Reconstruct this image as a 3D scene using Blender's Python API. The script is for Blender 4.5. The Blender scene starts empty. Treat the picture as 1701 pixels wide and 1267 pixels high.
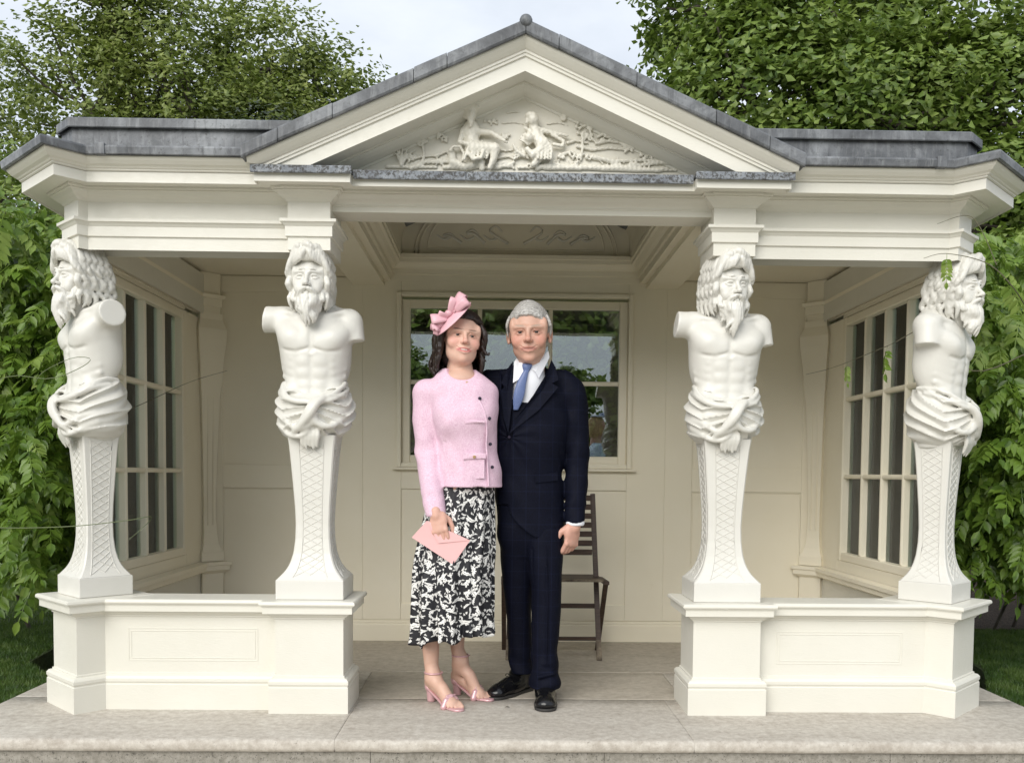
import bpy, bmesh, math, random
import numpy as np
from mathutils import Vector, Matrix
from math import sin, cos, pi, radians, sqrt, atan2

rnd = random.Random(7)
nr = np.random.RandomState(11)
SC = bpy.context.scene
COL = SC.collection

# ------------------------------------------------------------------ camera
CAMP = Vector((-0.0974, -4.1424, 1.098))
_yaw, _pit, _rol = 0.0193, -0.0481, 0.0093
_f = Vector((sin(_yaw)*cos(_pit), cos(_yaw)*cos(_pit), sin(_pit)))
_r = Vector((cos(_yaw), -sin(_yaw), 0)); _u = _r.cross(_f)
_r2 = _r*cos(_rol) + _u*sin(_rol); _u2 = -_r*sin(_rol) + _u*cos(_rol)
cd = bpy.data.cameras.new('camera'); cam = bpy.data.objects.new('camera', cd); COL.objects.link(cam)
cam.matrix_world = Matrix(((_r2.x, _u2.x, -_f.x, CAMP.x), (_r2.y, _u2.y, -_f.y, CAMP.y), (_r2.z, _u2.z, -_f.z, CAMP.z), (0, 0, 0, 1)))
cd.sensor_width = 36; cd.sensor_fit = 'HORIZONTAL'; cd.lens = 36*1524.3/1701
cd.shift_x = -7.23/1701; cd.shift_y = 226.7/1701
cd.clip_start = 0.05; cd.clip_end = 2000
SC.camera = cam

# ------------------------------------------------------------------ sky: bright overcast over a Nishita sky
SUN_EL, SUN_AZ = radians(33), radians(-24)     # azimuth measured from -Y (in front of the pavilion), negative = left
W = bpy.data.worlds.new('World'); SC.world = W; W.use_nodes = True
nt = W.node_tree; nt.nodes.clear()
def N(t, k, **kw):
    n = t.nodes.new(k)
    for a, b in kw.items(): setattr(n, a, b)
    return n
sky = N(nt, 'ShaderNodeTexSky', sky_type='NISHITA', sun_disc=False, sun_elevation=SUN_EL, sun_rotation=pi - SUN_AZ)
tc = N(nt, 'ShaderNodeTexCoord')
mp = N(nt, 'ShaderNodeMapping'); mp.inputs['Scale'].default_value = (1.0, 1.0, 2.6)
nz = N(nt, 'ShaderNodeTexNoise'); nz.inputs['Scale'].default_value = 2.3; nz.inputs['Detail'].default_value = 7; nz.inputs['Roughness'].default_value = .55
cr = N(nt, 'ShaderNodeValToRGB'); cr.color_ramp.elements[0].position = .36; cr.color_ramp.elements[0].color = (3.75, 4.1, 4.6, 1)
cr.color_ramp.elements[1].position = .66; cr.color_ramp.elements[1].color = (5.3, 5.55, 5.9, 1)
mx = N(nt, 'ShaderNodeMix', data_type='RGBA'); mx.inputs[0].default_value = .93
bg = N(nt, 'ShaderNodeBackground'); bg.inputs['Strength'].default_value = .1
wo = N(nt, 'ShaderNodeOutputWorld')
L = nt.links.new
L(tc.outputs['Generated'], mp.inputs['Vector']); L(mp.outputs[0], nz.inputs['Vector']); L(nz.outputs['Fac'], cr.inputs[0])
L(sky.outputs[0], mx.inputs[6]); L(cr.outputs[0], mx.inputs[7]); L(mx.outputs[2], bg.inputs['Color']); L(bg.outputs[0], wo.inputs[0])

# ------------------------------------------------------------------ sun (soft, behind cloud)
sd = bpy.data.lights.new('sun', 'SUN'); sd.energy = 1.5; sd.angle = radians(46); sd.color = (1, .965, .9)
so = bpy.data.objects.new('sun', sd); COL.objects.link(so)
_sdir = Vector((sin(SUN_AZ)*cos(SUN_EL), -cos(SUN_AZ)*cos(SUN_EL), sin(SUN_EL)))
so.rotation_euler = _sdir.to_track_quat('Z', 'Y').to_euler(); so.location = (-6, -9, 12)

vs = SC.view_settings; vs.view_transform = 'Standard'; vs.look = 'None'; vs.exposure = 0.96; vs.gamma = 1; vs.use_curve_mapping = False
SC.display_settings.display_device = 'sRGB'

# ------------------------------------------------------------------ materials
def mat(name, col, rough=.5, build=None, **kw):
    m = bpy.data.materials.new(name); m.use_nodes = True
    t = m.node_tree; b = t.nodes['Principled BSDF']
    b.inputs['Base Color'].default_value = (*col, 1); b.inputs['Roughness'].default_value = rough
    for k, v in kw.items(): b.inputs[k].default_value = v
    if build: build(t, b)
    return m
def coord(t, kind='Object', scale=(1, 1, 1), rot=(0, 0, 0)):
    c = N(t, 'ShaderNodeTexCoord'); m = N(t, 'ShaderNodeMapping'); m.inputs['Scale'].default_value = scale; m.inputs['Rotation'].default_value = rot
    t.links.new(c.outputs[kind], m.inputs['Vector']); return m.outputs[0]
def noise(t, vec, scale, detail=4, rough=.55, dist=0):
    n = N(t, 'ShaderNodeTexNoise'); n.inputs['Scale'].default_value = scale; n.inputs['Detail'].default_value = detail
    n.inputs['Roughness'].default_value = rough; n.inputs['Distortion'].default_value = dist
    if vec is not None: t.links.new(vec, n.inputs['Vector'])
    return n.outputs['Fac']
def ramp(t, fac, stops):
    r = N(t, 'ShaderNodeValToRGB'); e = r.color_ramp.elements
    while len(e) < len(stops): e.new(.5)
    for q, (p, c) in zip(e, stops):
        q.position = p; q.color = (*c, 1) if len(c) == 3 else c
    t.links.new(fac, r.inputs[0]); return r.outputs[0]
def mixc(t, fac, a, b, mode='MIX'):
    n = N(t, 'ShaderNodeMix', data_type='RGBA', blend_type=mode)
    for i, v in ((0, fac), (6, a), (7, b)):
        if hasattr(v, 'is_linked'): t.links.new(v, n.inputs[i])
        elif i == 0: n.inputs[0].default_value = v
        else: n.inputs[i].default_value = (*v, 1)
    return n.outputs[2]
def math_(t, op, a, b=0.0, c=0.0):
    n = N(t, 'ShaderNodeMath', operation=op)
    for i, v in enumerate((a, b, c)):
        if hasattr(v, 'is_linked'): t.links.new(v, n.inputs[i])
        else: n.inputs[i].default_value = v
    return n.outputs[0]
def bump(t, b, h, strength=.3, dist=.002):
    n = N(t, 'ShaderNodeBump'); n.inputs['Strength'].default_value = strength; n.inputs['Distance'].default_value = dist
    t.links.new(h, n.inputs['Height']); t.links.new(n.outputs[0], b.inputs['Normal'])

def _paint(c0, c1, dirt, bscale=(14, 14, 60), bs=.25):
    def f(t, b):
        v = coord(t)
        c = ramp(t, noise(t, v, 1.7, 5), ((.35, c0), (.65, c1)))
        sp = noise(t, v, 9, 8, .7)
        c = mixc(t, ramp(t, sp, ((.66, (0, 0, 0)), (.8, (.5, .5, .5)))), c, dirt)
        t.links.new(c, b.inputs['Base Color'])
        t.links.new(ramp(t, noise(t, v, 30, 3), ((.3, (.33,)*3), (.7, (.5,)*3))), b.inputs['Roughness'])
        bump(t, b, noise(t, coord(t, scale=bscale), 3, 5, .6), bs, .0015)
    return f
M = {}
M['paint'] = mat('cream_paint', (.79, .75, .63), .45, _paint((.69, .67, .59), (.735, .715, .64), (.60, .565, .46), bs=.5))
M['inner'] = mat('bounce_lit_cream_paint', (.78, .71, .55), .5, _paint((.82, .76, .61), (.855, .80, .66), (.72, .655, .50), bs=.3))  # cream paint again, warmer and lighter: bounced interior light put into the colour
M['relief'] = mat('relief_paint', (.77, .74, .65), .5, _paint((.70, .67, .58), (.75, .72, .635), (.58, .53, .42), (30, 30, 30), .3))
M['statue'] = mat('statue_paint', (.80, .785, .72), .38, _paint((.645, .63, .575), (.69, .675, .625), (.56, .53, .45), (22, 22, 22), .3))
def _lead(t, b):
    v = coord(t)
    n1 = noise(t, v, 3.5, 6, .65, .6); n2 = noise(t, coord(t, scale=(26, 26, 3)), 1.6, 6, .7); n3 = noise(t, v, 55, 3, .7)
    c = ramp(t, n1, ((.32, (.055, .058, .064)), (.5, (.135, .142, .153)), (.68, (.27, .283, .297))))
    c = mixc(t, ramp(t, n2, ((.50, (0, 0, 0)), (.72, (.5, .5, .5)))), c, (.33, .34, .345))
    c = mixc(t, ramp(t, noise(t, coord(t, scale=(18, 18, 2)), 2.3, 5, .7), ((.56, (0, 0, 0)), (.70, (.7, .7, .7)))), c, (.05, .053, .058))
    c = mixc(t, ramp(t, noise(t, v, 7, 5, .7, 1.2), ((.5, (0, 0, 0)), (.64, (.6, .6, .6)))), c, (.07, .075, .08))
    c = mixc(t, ramp(t, n3, ((.58, (0, 0, 0)), (.72, (.75, .75, .75)))), c, (.06, .062, .06))
    t.links.new(c, b.inputs['Base Color']); bump(t, b, n1, .5, .006)
M['lead'] = mat('weathered_lead', (.2, .21, .23), .55, _lead)
def _leadmoss(t, b):
    v = coord(t)
    n1 = noise(t, v, 14, 6, .7, .4); n3 = noise(t, v, 75, 4, .75)
    c = ramp(t, n1, ((.3, (.13, .14, .16)), (.55, (.25, .27, .295)), (.75, (.42, .42, .41))))
    c = mixc(t, ramp(t, n3, ((.47, (0, 0, 0)), (.56, (.9, .9, .9)))), c, (.05, .047, .042))
    t.links.new(c, b.inputs['Base Color']); bump(t, b, n3, .6, .004)
M['lead_mossy'] = mat('lichened_lead', (.2, .22, .25), .7, _leadmoss)
def _stone(c0, c1, c2, spots, sc=1.0, thr=.62):
    def f(t, b):
        v = coord(t)
        n1 = noise(t, coord(t, scale=(1.2, 3.2, 2)), 2.2*sc, 8, .68, .8); n2 = noise(t, v, 26*sc, 6, .75); n3 = noise(t, v, 95, 3, .8); n4 = noise(t, v, 1.1, 3)
        c = ramp(t, n1, ((.32, c0), (.5, c1), (.68, c2)))
        c = mixc(t, ramp(t, n4, ((.4, (0, 0, 0)), (.7, (.5, .5, .5)))), c, c0)
        c = mixc(t, .55, c, ramp(t, n2, ((.38, c0), (.62, c2))))
        c = mixc(t, ramp(t, n3, ((thr, (0, 0, 0)), (thr + .07, (.85, .85, .85)))), c, spots)
        t.links.new(c, b.inputs['Base Color'])
        bump(t, b, mixc(t, .5, n2, n3), .55, .004)
    return f
M['slab'] = mat('pale_stone', (.42, .38, .33), .85, _stone((.35, .31, .26), (.49, .445, .385), (.62, .585, .52), (.17, .15, .125), 1.2, .635))
M['flag'] = mat('flagstone', (.33, .3, .26), .8, _stone((.34, .30, .245), (.45, .405, .34), (.54, .495, .42), (.2, .17, .14), .9, .69))
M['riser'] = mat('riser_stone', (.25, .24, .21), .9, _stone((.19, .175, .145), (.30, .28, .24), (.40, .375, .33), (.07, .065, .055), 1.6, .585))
M['path'] = mat('pale_path_stone', (.4, .37, .32), .9, _stone((.40, .36, .30), (.50, .46, .39), (.58, .54, .46), (.2, .18, .15), 1, .66))  # ground in front, made pale to bounce light into the pavilion
M['soil'] = mat('soil', (.035, .025, .018), .95, lambda t, b: bump(t, b, noise(t, coord(t), 40, 6, .8), 1, .03))
def _mulch(t, b):
    v = coord(t); n = noise(t, v, 38, 6, .75)
    t.links.new(ramp(t, n, ((.35, (.02, .014, .01)), (.55, (.07, .045, .032)), (.72, (.16, .11, .085)))), b.inputs['Base Color']); bump(t, b, n, 1, .03)
M['mulch'] = mat('mulch', (.06, .04, .03), .95, _mulch)
def _lawn(t, b):
    v = coord(t); n = noise(t, v, 24, 7, .75); n2 = noise(t, v, 2.5, 4)
    c = mixc(t, n2, ramp(t, n, ((.3, (.012, .03, .006)), (.7, (.06, .11, .02)))), ramp(t, n, ((.3, (.03, .035, .01)), (.7, (.10, .13, .035)))))
    t.links.new(c, b.inputs['Base Color']); bump(t, b, n, 1, .02)
M['lawn'] = mat('lawn_ground', (.04, .08, .015), .9, _lawn)
M['black'] = mat('black_pit', (.006, .006, .006), .9)
def leafmat(name, c0, c1, c2, rough=.42, trans=.28, sc=.9, wide=True):
    m = bpy.data.materials.new(name); m.use_nodes = True; t = m.node_tree; b = t.nodes['Principled BSDF']
    v = coord(t)
    n = noise(t, v, sc, 4, .6)
    w = N(t, 'ShaderNodeTexWhiteNoise', noise_dimensions='3D')
    sn = N(t, 'ShaderNodeVectorMath', operation='SNAP'); sn.inputs[1].default_value = (.11, .11, .11); t.links.new(v, sn.inputs[0]); t.links.new(sn.outputs[0], w.inputs['Vector'])
    f = math_(t, 'ADD', math_(t, 'MULTIPLY', n, .6), math_(t, 'MULTIPLY', w.outputs['Value'], .4))
    c = ramp(t, f, ((.28, c0), (.5, c1), (.74, c2)))
    t.links.new(c, b.inputs['Base Color']); b.inputs['Roughness'].default_value = rough
    tr = N(t, 'ShaderNodeBsdfTranslucent'); t.links.new(mixc(t, .35, c, (.35, .5, .06)), tr.inputs['Color'])
    ms = N(t, 'ShaderNodeMixShader'); ms.inputs[0].default_value = trans
    t.links.new(b.outputs[0], ms.inputs[1]); t.links.new(tr.outputs[0], ms.inputs[2]); t.links.new(ms.outputs[0], t.nodes['Material Output'].inputs[0])
    return m
M['wist'] = leafmat('wisteria_leaf', (.055, .105, .014), (.115, .205, .026), (.22, .32, .05), .4, .3, 1.6)
M['wist_young'] = leafmat('young_wisteria_leaf', (.12, .21, .03), (.22, .33, .06), (.36, .44, .13), .45, .4, 3)
M['tree_light'] = leafmat('plane_leaf', (.10, .14, .03), (.185, .235, .055), (.29, .33, .095), .5, .28, .6)
M['tree_dark'] = leafmat('yew_leaf', (.022, .034, .018), (.045, .062, .034), (.09, .11, .062), .55, .15, 1.2)
M['tree_mid'] = leafmat('maple_leaf', (.085, .14, .028), (.17, .245, .048), (.29, .37, .095), .45, .3, .7)
M['grass'] = leafmat('grass_blade', (.03, .07, .012), (.06, .12, .02), (.12, .18, .045), .5, .3, 5)
def _bark(t, b):
    v = coord(t, scale=(6, 6, 1.2)); n = noise(t, v, 3, 8, .7)
    t.links.new(ramp(t, n, ((.3, (.04, .032, .025)), (.7, (.16, .135, .11)))), b.inputs['Base Color']); bump(t, b, n, .8, .02)
M['bark'] = mat('bark', (.1, .08, .06), .9, _bark)
M['twig'] = mat('twig', (.10, .09, .05), .7)
M['tendril'] = mat('green_tendril', (.12, .15, .06), .5)
def glassmat(nm='window_glass', ior=2.5, tint=(.66, .71, .67, 1)):
    m = bpy.data.materials.new(nm); m.use_nodes = True; t = m.node_tree; t.nodes.clear()
    o = N(t, 'ShaderNodeOutputMaterial'); g = N(t, 'ShaderNodeBsdfGlossy'); g.inputs['Roughness'].default_value = .004; g.inputs['Color'].default_value = (.92, .96, .98, 1)
    tr = N(t, 'ShaderNodeBsdfTransparent'); tr.inputs['Color'].default_value = tint
    fr = N(t, 'ShaderNodeFresnel'); fr.inputs['IOR'].default_value = ior
    ms = N(t, 'ShaderNodeMixShader')
    n = noise(t, coord(t), 2.2, 2); bp = N(t, 'ShaderNodeBump'); bp.inputs['Strength'].default_value = .05; bp.inputs['Distance'].default_value = .01
    t.links.new(n, bp.inputs['Height']); t.links.new(bp.outputs[0], g.inputs['Normal'])
    t.links.new(fr.outputs[0], ms.inputs[0]); t.links.new(tr.outputs[0], ms.inputs[1]); t.links.new(g.outputs[0], ms.inputs[2]); t.links.new(ms.outputs[0], o.inputs[0])
    return m
M['glass'] = glassmat(); M['side_glass'] = glassmat('side_window_glass', 1.55, (.88, .93, .86, 1))
def _wood(t, b):
    v = coord(t, scale=(3, 3, 30)); n = noise(t, v, 4, 6, .6)
    t.links.new(ramp(t, n, ((.3, (.03, .016, .01)), (.7, (.085, .05, .034)))), b.inputs['Base Color']); bump(t, b, n, .3, .002)
M['wood'] = mat('dark_stained_wood', (.05, .03, .02), .5, _wood)
M['wood_worn'] = mat('worn_wood', (.2, .16, .11), .7, lambda t, b: t.links.new(ramp(t, noise(t, coord(t), 22, 6, .7), ((.35, (.07, .05, .035)), (.7, (.30, .25, .18)))), b.inputs['Base Color']))
# ------------------------------------------------------------------ object helpers
def tag(o, label=None, cat=None, group=None, kind=None):
    if label: o['label'] = label
    if cat: o['category'] = cat
    if group: o['group'] = group
    if kind: o['kind'] = kind
    return o
def empty(name, loc, label, cat, group=None, rz=0):
    o = bpy.data.objects.new(name, None); COL.objects.link(o); o.location = loc; o.rotation_euler = (0, 0, rz); o.empty_display_size = .1
    return tag(o, label, cat, group)
def wbase(p):       # absolute position of a parent (all things here are only translated / turned about z)
    m = Matrix.Identity(4); ch = []
    while p is not None: ch.append(p); p = p.parent
    for q in reversed(ch): m = m @ (Matrix.Translation(q.location) @ q.rotation_euler.to_matrix().to_4x4())
    return m
def link(name, me, m, parent=None, smooth=False, local=False):
    o = bpy.data.objects.new(name, me); COL.objects.link(o)
    if m is not None and not me.materials:
        for q in (m if isinstance(m, (list, tuple)) else [m]): me.materials.append(q)
    if parent is not None:
        o.parent = parent
        if not local: me.transform(wbase(parent).inverted())
    if smooth: me.shade_smooth()
    return o
def from_np(name, v, f, smooth=False):
    """v (n,3), f (m,k) with k=3 or 4"""
    v = np.ascontiguousarray(v, dtype=np.float32); f = np.ascontiguousarray(f, dtype=np.int32); k = f.shape[1]
    me = bpy.data.meshes.new(name); me.vertices.add(len(v)); me.vertices.foreach_set('co', v.ravel())
    me.loops.add(f.size); me.loops.foreach_set('vertex_index', f.ravel()); me.polygons.add(len(f))
    me.polygons.foreach_set('loop_start', np.arange(0, f.size, k, dtype=np.int32)); me.polygons.foreach_set('loop_total', np.full(len(f), k, dtype=np.int32))
    me.update(calc_edges=True)
    if smooth: me.shade_smooth()
    return me
def from_py(name, v, f):
    me = bpy.data.meshes.new(name); me.from_pydata([tuple(q) for q in v], [], f); me.update(); return me
def fixn(me):
    bm = bmesh.new(); bm.from_mesh(me); bmesh.ops.recalc_face_normals(bm, faces=bm.faces); bm.to_mesh(me); bm.free(); return me
def box(name, x0, x1, y0, y1, z0, z1, m, parent=None, bev=.003, rot=None, local=False):
    bm = bmesh.new(); bmesh.ops.create_cube(bm, size=1)
    c = Vector(((x0+x1)/2, (y0+y1)/2, (z0+z1)/2))
    for v in bm.verts: v.co = Vector((v.co.x*(x1-x0), v.co.y*(y1-y0), v.co.z*(z1-z0)))
    if bev: bmesh.ops.bevel(bm, geom=bm.edges[:], offset=min(bev, .3*min(x1-x0, y1-y0, z1-z0)), segments=2, affect='EDGES', profile=.6)
    if rot is not None: bmesh.ops.rotate(bm, verts=bm.verts, matrix=rot)
    bmesh.ops.translate(bm, verts=bm.verts, vec=c)
    me = bpy.data.meshes.new(name); bm.to_mesh(me); bm.free()
    return link(name, me, m, parent, local=local)
def sweep(name, prof, path, m, parent, closed=False, cap=True, z0=0, ends=True, side=1, jitter=0):
    """prof: list of (out, z); path: list of plan points, outward is to the right of travel * side"""
    n = len(path); P = [Vector(p) for p in path]; offs = []
    for i in range(n):
        a = P[i-1] if (closed or i > 0) else None; b = P[(i+1) % n] if (closed or i < n-1) else None
        def nrm(p, q): d = (q-p).normalized(); return Vector((d.y, -d.x))*side
        if a is None: o = nrm(P[i], b)
        elif b is None: o = nrm(a, P[i])
        else:
            n1, n2 = nrm(a, P[i]), nrm(P[i], b); o = (n1+n2)/max(.25, 1+n1.dot(n2))
        offs.append(o)
    V = []; F = []; k = len(prof)
    for i in range(n):
        for (u, z) in prof:
            q = P[i]+offs[i]*u; V.append((q.x, q.y, z+z0))
    for i in range(n if closed else n-1):
        j = (i+1) % n
        for t in range(k-1): F.append((i*k+t, j*k+t, j*k+t+1, i*k+t+1))
    if not closed and ends: F.append(tuple(range(k))); F.append(tuple((n-1)*k+t for t in reversed(range(k))))
    if closed and cap: F.append(tuple(i*k+k-1 for i in range(n))); F.append(tuple(i*k for i in reversed(range(n))))
    me = fixn(from_py(name, V, F))
    return link(name, me, m, parent)
def tube(name, pts, r, m, parent=None, seg=6, r1=None, local=False):
    me = tube_mesh(name, [pts], r, seg, r1); return link(name, me, m, parent, smooth=True, local=local)
def tube_arr(lines, r, seg=6, r1=None):
    V = []; F = []
    for pts in lines:
        pts = [Vector(p) for p in pts]; n = len(pts); b0 = len(V)
        for i, p in enumerate(pts):
            d = (pts[min(i+1, n-1)]-pts[max(i-1, 0)]).normalized()
            a = d.cross(Vector((0, 0, 1)));
            if a.length < .1: a = d.cross(Vector((1, 0, 0)))
            a.normalize(); b = d.cross(a)
            rr = r if r1 is None else r+(r1-r)*i/(n-1)
            for s in range(seg):
                t = 2*pi*s/seg; V.append(p+a*cos(t)*rr+b*sin(t)*rr)
        for i in range(n-1):
            for s in range(seg): F.append((b0+i*seg+s, b0+i*seg+(s+1) % seg, b0+(i+1)*seg+(s+1) % seg, b0+(i+1)*seg+s))
    return np.array([tuple(v) for v in V]), np.array(F)
def tube_mesh(name, lines, r, seg=6, r1=None):
    v, f = tube_arr(lines, r, seg, r1); return from_np(name, v, f, True)
def spline(pts, n=20):
    P = np.array(pts, float); k = len(P); out = []
    for t in np.linspace(0, k-1, n):
        i = min(int(t), k-2); u = t-i
        p0, p1, p2, p3 = P[max(i-1, 0)], P[i], P[i+1], P[min(i+2, k-1)]
        out.append(.5*((2*p1)+(-p0+p2)*u+(2*p0-5*p1+4*p2-p3)*u*u+(-p0+3*p1-3*p2+p3)*u**3))
    return out

# ------------------------------------------------------------------ sculpting with distance fields, meshed by surface nets
def smin(a, b, k):
    h = np.clip(.5+.5*(b-a)/k, 0, 1); return b+(a-b)*h-k*h*(1-h)
def smax(a, b, k): return -smin(-a, -b, k)
def rotm(rx=0, ry=0, rz=0):
    return np.array((Matrix.Rotation(radians(rz), 3, 'Z') @ Matrix.Rotation(radians(ry), 3, 'Y') @ Matrix.Rotation(radians(rx), 3, 'X')), dtype=np.float32)
class Sdf:
    def __init__(s): s.ops = []; s.post = []
    def _add(s, fn, lo, hi, k, sub): s.ops.append((fn, np.array(lo, np.float32), np.array(hi, np.float32), k, sub)); return s
    def ell(s, c, r, k=.01, R=None, sub=False):
        c = np.array(c, np.float32); r = np.array(r if np.ndim(r) else (r, r, r), np.float32)
        def fn(p):
            q = p-c
            if R is not None: q = q @ R
            a = np.sqrt(((q/r)**2).sum(1))+1e-9; b = np.sqrt(((q/(r*r))**2).sum(1))+1e-9
            return a*(a-1)/b
        e = r if R is None else np.full(3, r.max()); return s._add(fn, c-e, c+e, k, sub)
    def cap(s, a, b, ra, rb=None, k=.01, sub=False, flat=None):
        a = np.array(a, np.float32); b = np.array(b, np.float32); rb = ra if rb is None else rb
        ab = b-a; L2 = float((ab**2).sum())+1e-12; R = max(ra, rb)
        def fn(p):
            t = np.clip(((p-a) @ ab)/L2, 0, 1)
            return np.sqrt(((p-a-t[:, None]*ab)**2).sum(1))-(ra+(rb-ra)*t)
        return s._add(fn, np.minimum(a, b)-R, np.maximum(a, b)+R, k, sub)
    def line(s, pts, rs, k=.01, sub=False):
        P = np.array(pts, np.float32); rs = [float(r) for r in rs]; R = max(rs)
        def fn(p):
            d = None
            for i in range(len(P)-1):
                a = P[i]; ab = P[i+1]-a; t = np.clip(((p-a) @ ab)/(float((ab**2).sum())+1e-12), 0, 1)
                v = p-a-t[:, None]*ab; v = np.sqrt(np.einsum('ij,ij->i', v, v))-(rs[i]+(rs[i+1]-rs[i])*t)
                d = v if d is None else np.minimum(d, v)
            return d
        return s._add(fn, P.min(0)-R, P.max(0)+R, k, sub)
    def box(s, c, h, k=.01, R=None, sub=False, rad=.002):
        c = np.array(c, np.float32); h = np.array(h, np.float32)
        def fn(p):
            q = p-c
            if R is not None: q = q @ R
            q = np.abs(q)-(h-rad); return np.sqrt((np.maximum(q, 0)**2).sum(1))+np.minimum(q.max(1), 0)-rad
        e = h if R is None else np.full(3, np.sqrt((h**2).sum())); return s._add(fn, c-e, c+e, k, sub)
    def loft(s, rows, k=.01, sub=False, pw=2.0, ang=0, fold=None):
        """rows: (z, cx, cy, rx, ry), bottom to top"""
        rows = np.array(sorted(rows), float); zz = np.linspace(rows[0, 0], rows[-1, 0], 160)
        # smooth interpolation through the rows
        cols = []
        for j in range(1, 5):
            y = rows[:, j]; x = rows[:, 0]; m = np.gradient(y, x)
            i = np.clip(np.searchsorted(x, zz)-1, 0, len(x)-2); h = x[i+1]-x[i]; t = (zz-x[i])/h
            cols.append((2*t**3-3*t**2+1)*y[i]+(t**3-2*t**2+t)*h*m[i]+(-2*t**3+3*t**2)*y[i+1]+(t**3-t**2)*h*m[i+1])
        cols = np.array(cols); ca, sa = cos(ang), sin(ang); z0, z1 = zz[0], zz[-1]
        def fn(p):
            z = p[:, 2]; cx, cy, rx, ry = (np.interp(z, zz, c) for c in cols)
            x = p[:, 0]-cx; y = p[:, 1]-cy
            if ang: x, y = x*ca+y*sa, -x*sa+y*ca
            if pw == 2.0: a = np.sqrt((x/rx)**2+(y/ry)**2)+1e-6
            else: a = (np.abs(x/rx)**pw+np.abs(y/ry)**pw)**(1/pw)+1e-6
            b = np.sqrt((x/rx**2)**2+(y/ry**2)**2)+1e-6
            d = np.where(a > .3, a*(a-1)/b*(1 if pw == 2 else .9), -.7*np.minimum(rx, ry))
            if fold is not None: d = d-fold(p, x, y, z)
            dz = np.maximum(z0-z, z-z1)
            return np.maximum(d, dz)
        R = max(cols[2].max(), cols[3].max())
        return s._add(fn, (cols[0].min()-R, cols[1].min()-R, z0), (cols[0].max()+R, cols[1].max()+R, z1), k, sub)
    def ev(s, p, pad):
        d = np.full(len(p), 9., np.float32)
        for fn, lo, hi, k, sub in s.ops:
            e = k+pad
            a, b = lo-e, hi+e
            i = np.flatnonzero((p[:, 2] >= a[2]) & (p[:, 2] <= b[2]))
            if not len(i): continue
            q = p[i]; i = i[(q[:, 0] >= a[0]) & (q[:, 0] <= b[0]) & (q[:, 1] >= a[1]) & (q[:, 1] <= b[1])]
            if not len(i): continue
            v = fn(p[i]).astype(np.float32)
            d[i] = smax(d[i], -v, k) if sub else smin(d[i], v, k)
        for g in s.post: d = g(p, d).astype(np.float32)
        return d
    def mesh(s, res):
        adds = [o for o in s.ops if not o[4]]
        lo = np.min([o[1] for o in adds], 0)-3*res; hi = np.max([o[2] for o in adds], 0)+3*res
        B = 6; nb = np.ceil((hi-lo)/(res*B)).astype(int)+1; h = res*B
        bi = np.stack(np.meshgrid(*[np.arange(n) for n in nb], indexing='ij'), -1).reshape(-1, 3)
        d = s.ev((lo+(bi+.5)*h).astype(np.float32), h*2.0)
        act = np.abs(d) < h*1.55
        dim = nb*B+1
        sgn = np.where(d > 0, 1, -1).astype(np.float32).reshape(nb)
        G = np.ones(dim, np.float32); G[:-1, :-1, :-1] = np.repeat(np.repeat(np.repeat(sgn, B, 0), B, 1), B, 2)
        ab = bi[act]
        o = np.stack(np.meshgrid(*[np.arange(B+1)]*3, indexing='ij'), -1).reshape(-1, 3)
        ii = (ab[:, None, :]*B+o[None]).reshape(-1, 3)
        flat = np.unique(np.ravel_multi_index(ii.T, dim)); ii = np.stack(np.unravel_index(flat, dim), 1)
        G.reshape(-1)[flat] = s.ev((lo+ii*res).astype(np.float32), 2.5*res)
        # surface nets
        I = G < 0
        c = I[:-1, :-1, :-1].astype(np.int8)
        acc = np.zeros(c.shape, np.int8)
        for a in (0, 1):
            for b in (0, 1):
                for e in (0, 1): acc += I[a:dim[0]-1+a, b:dim[1]-1+b, e:dim[2]-1+e]
        cells = np.argwhere((acc > 0) & (acc < 8)); idx = np.full(acc.shape, -1, np.int32); idx[tuple(cells.T)] = np.arange(len(cells))
        cv = np.array([(a, b, e) for a in (0, 1) for b in (0, 1) for e in (0, 1)]); val = np.stack([G[tuple((cells+q).T)] for q in cv], 1)
        S = np.zeros((len(cells), 3)); Cn = np.zeros(len(cells))
        for i in range(8):
            for j in range(i+1, 8):
                if np.abs(cv[i]-cv[j]).sum() != 1: continue
                m = (val[:, i] < 0) != (val[:, j] < 0); t = np.zeros(len(cells)); t[m] = val[m, i]/(val[m, i]-val[m, j])
                S[m] += (cv[i]+t[:, None]*(cv[j]-cv[i]))[m]; Cn[m] += 1
        V = lo+(cells+S/np.maximum(Cn, 1)[:, None])*res
        F = []
        for ax in range(3):
            sl0 = [slice(None)]*3; sl1 = [slice(None)]*3; sl0[ax] = slice(0, -1); sl1[ax] = slice(1, None)
            x = I[tuple(sl0)] != I[tuple(sl1)]; e = np.argwhere(x)
            u, w = [(1, 2), (2, 0), (0, 1)][ax]
            e = e[(e[:, u] > 0) & (e[:, w] > 0) & (e[:, u] < dim[u]-1) & (e[:, w] < dim[w]-1)]
            du = np.zeros(3, int); du[u] = 1; dw = np.zeros(3, int); dw[w] = 1
            q = np.stack([idx[tuple((e-du-dw).T)], idx[tuple((e-dw).T)], idx[tuple(e.T)], idx[tuple((e-du).T)]], 1)
            neg = ~I[tuple(e.T)]; q[neg] = q[neg][:, ::-1]; F.append(q)
        F = np.concatenate(F); F = F[(F >= 0).all(1)]
        return V.astype(np.float32), F.astype(np.int32)
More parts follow.
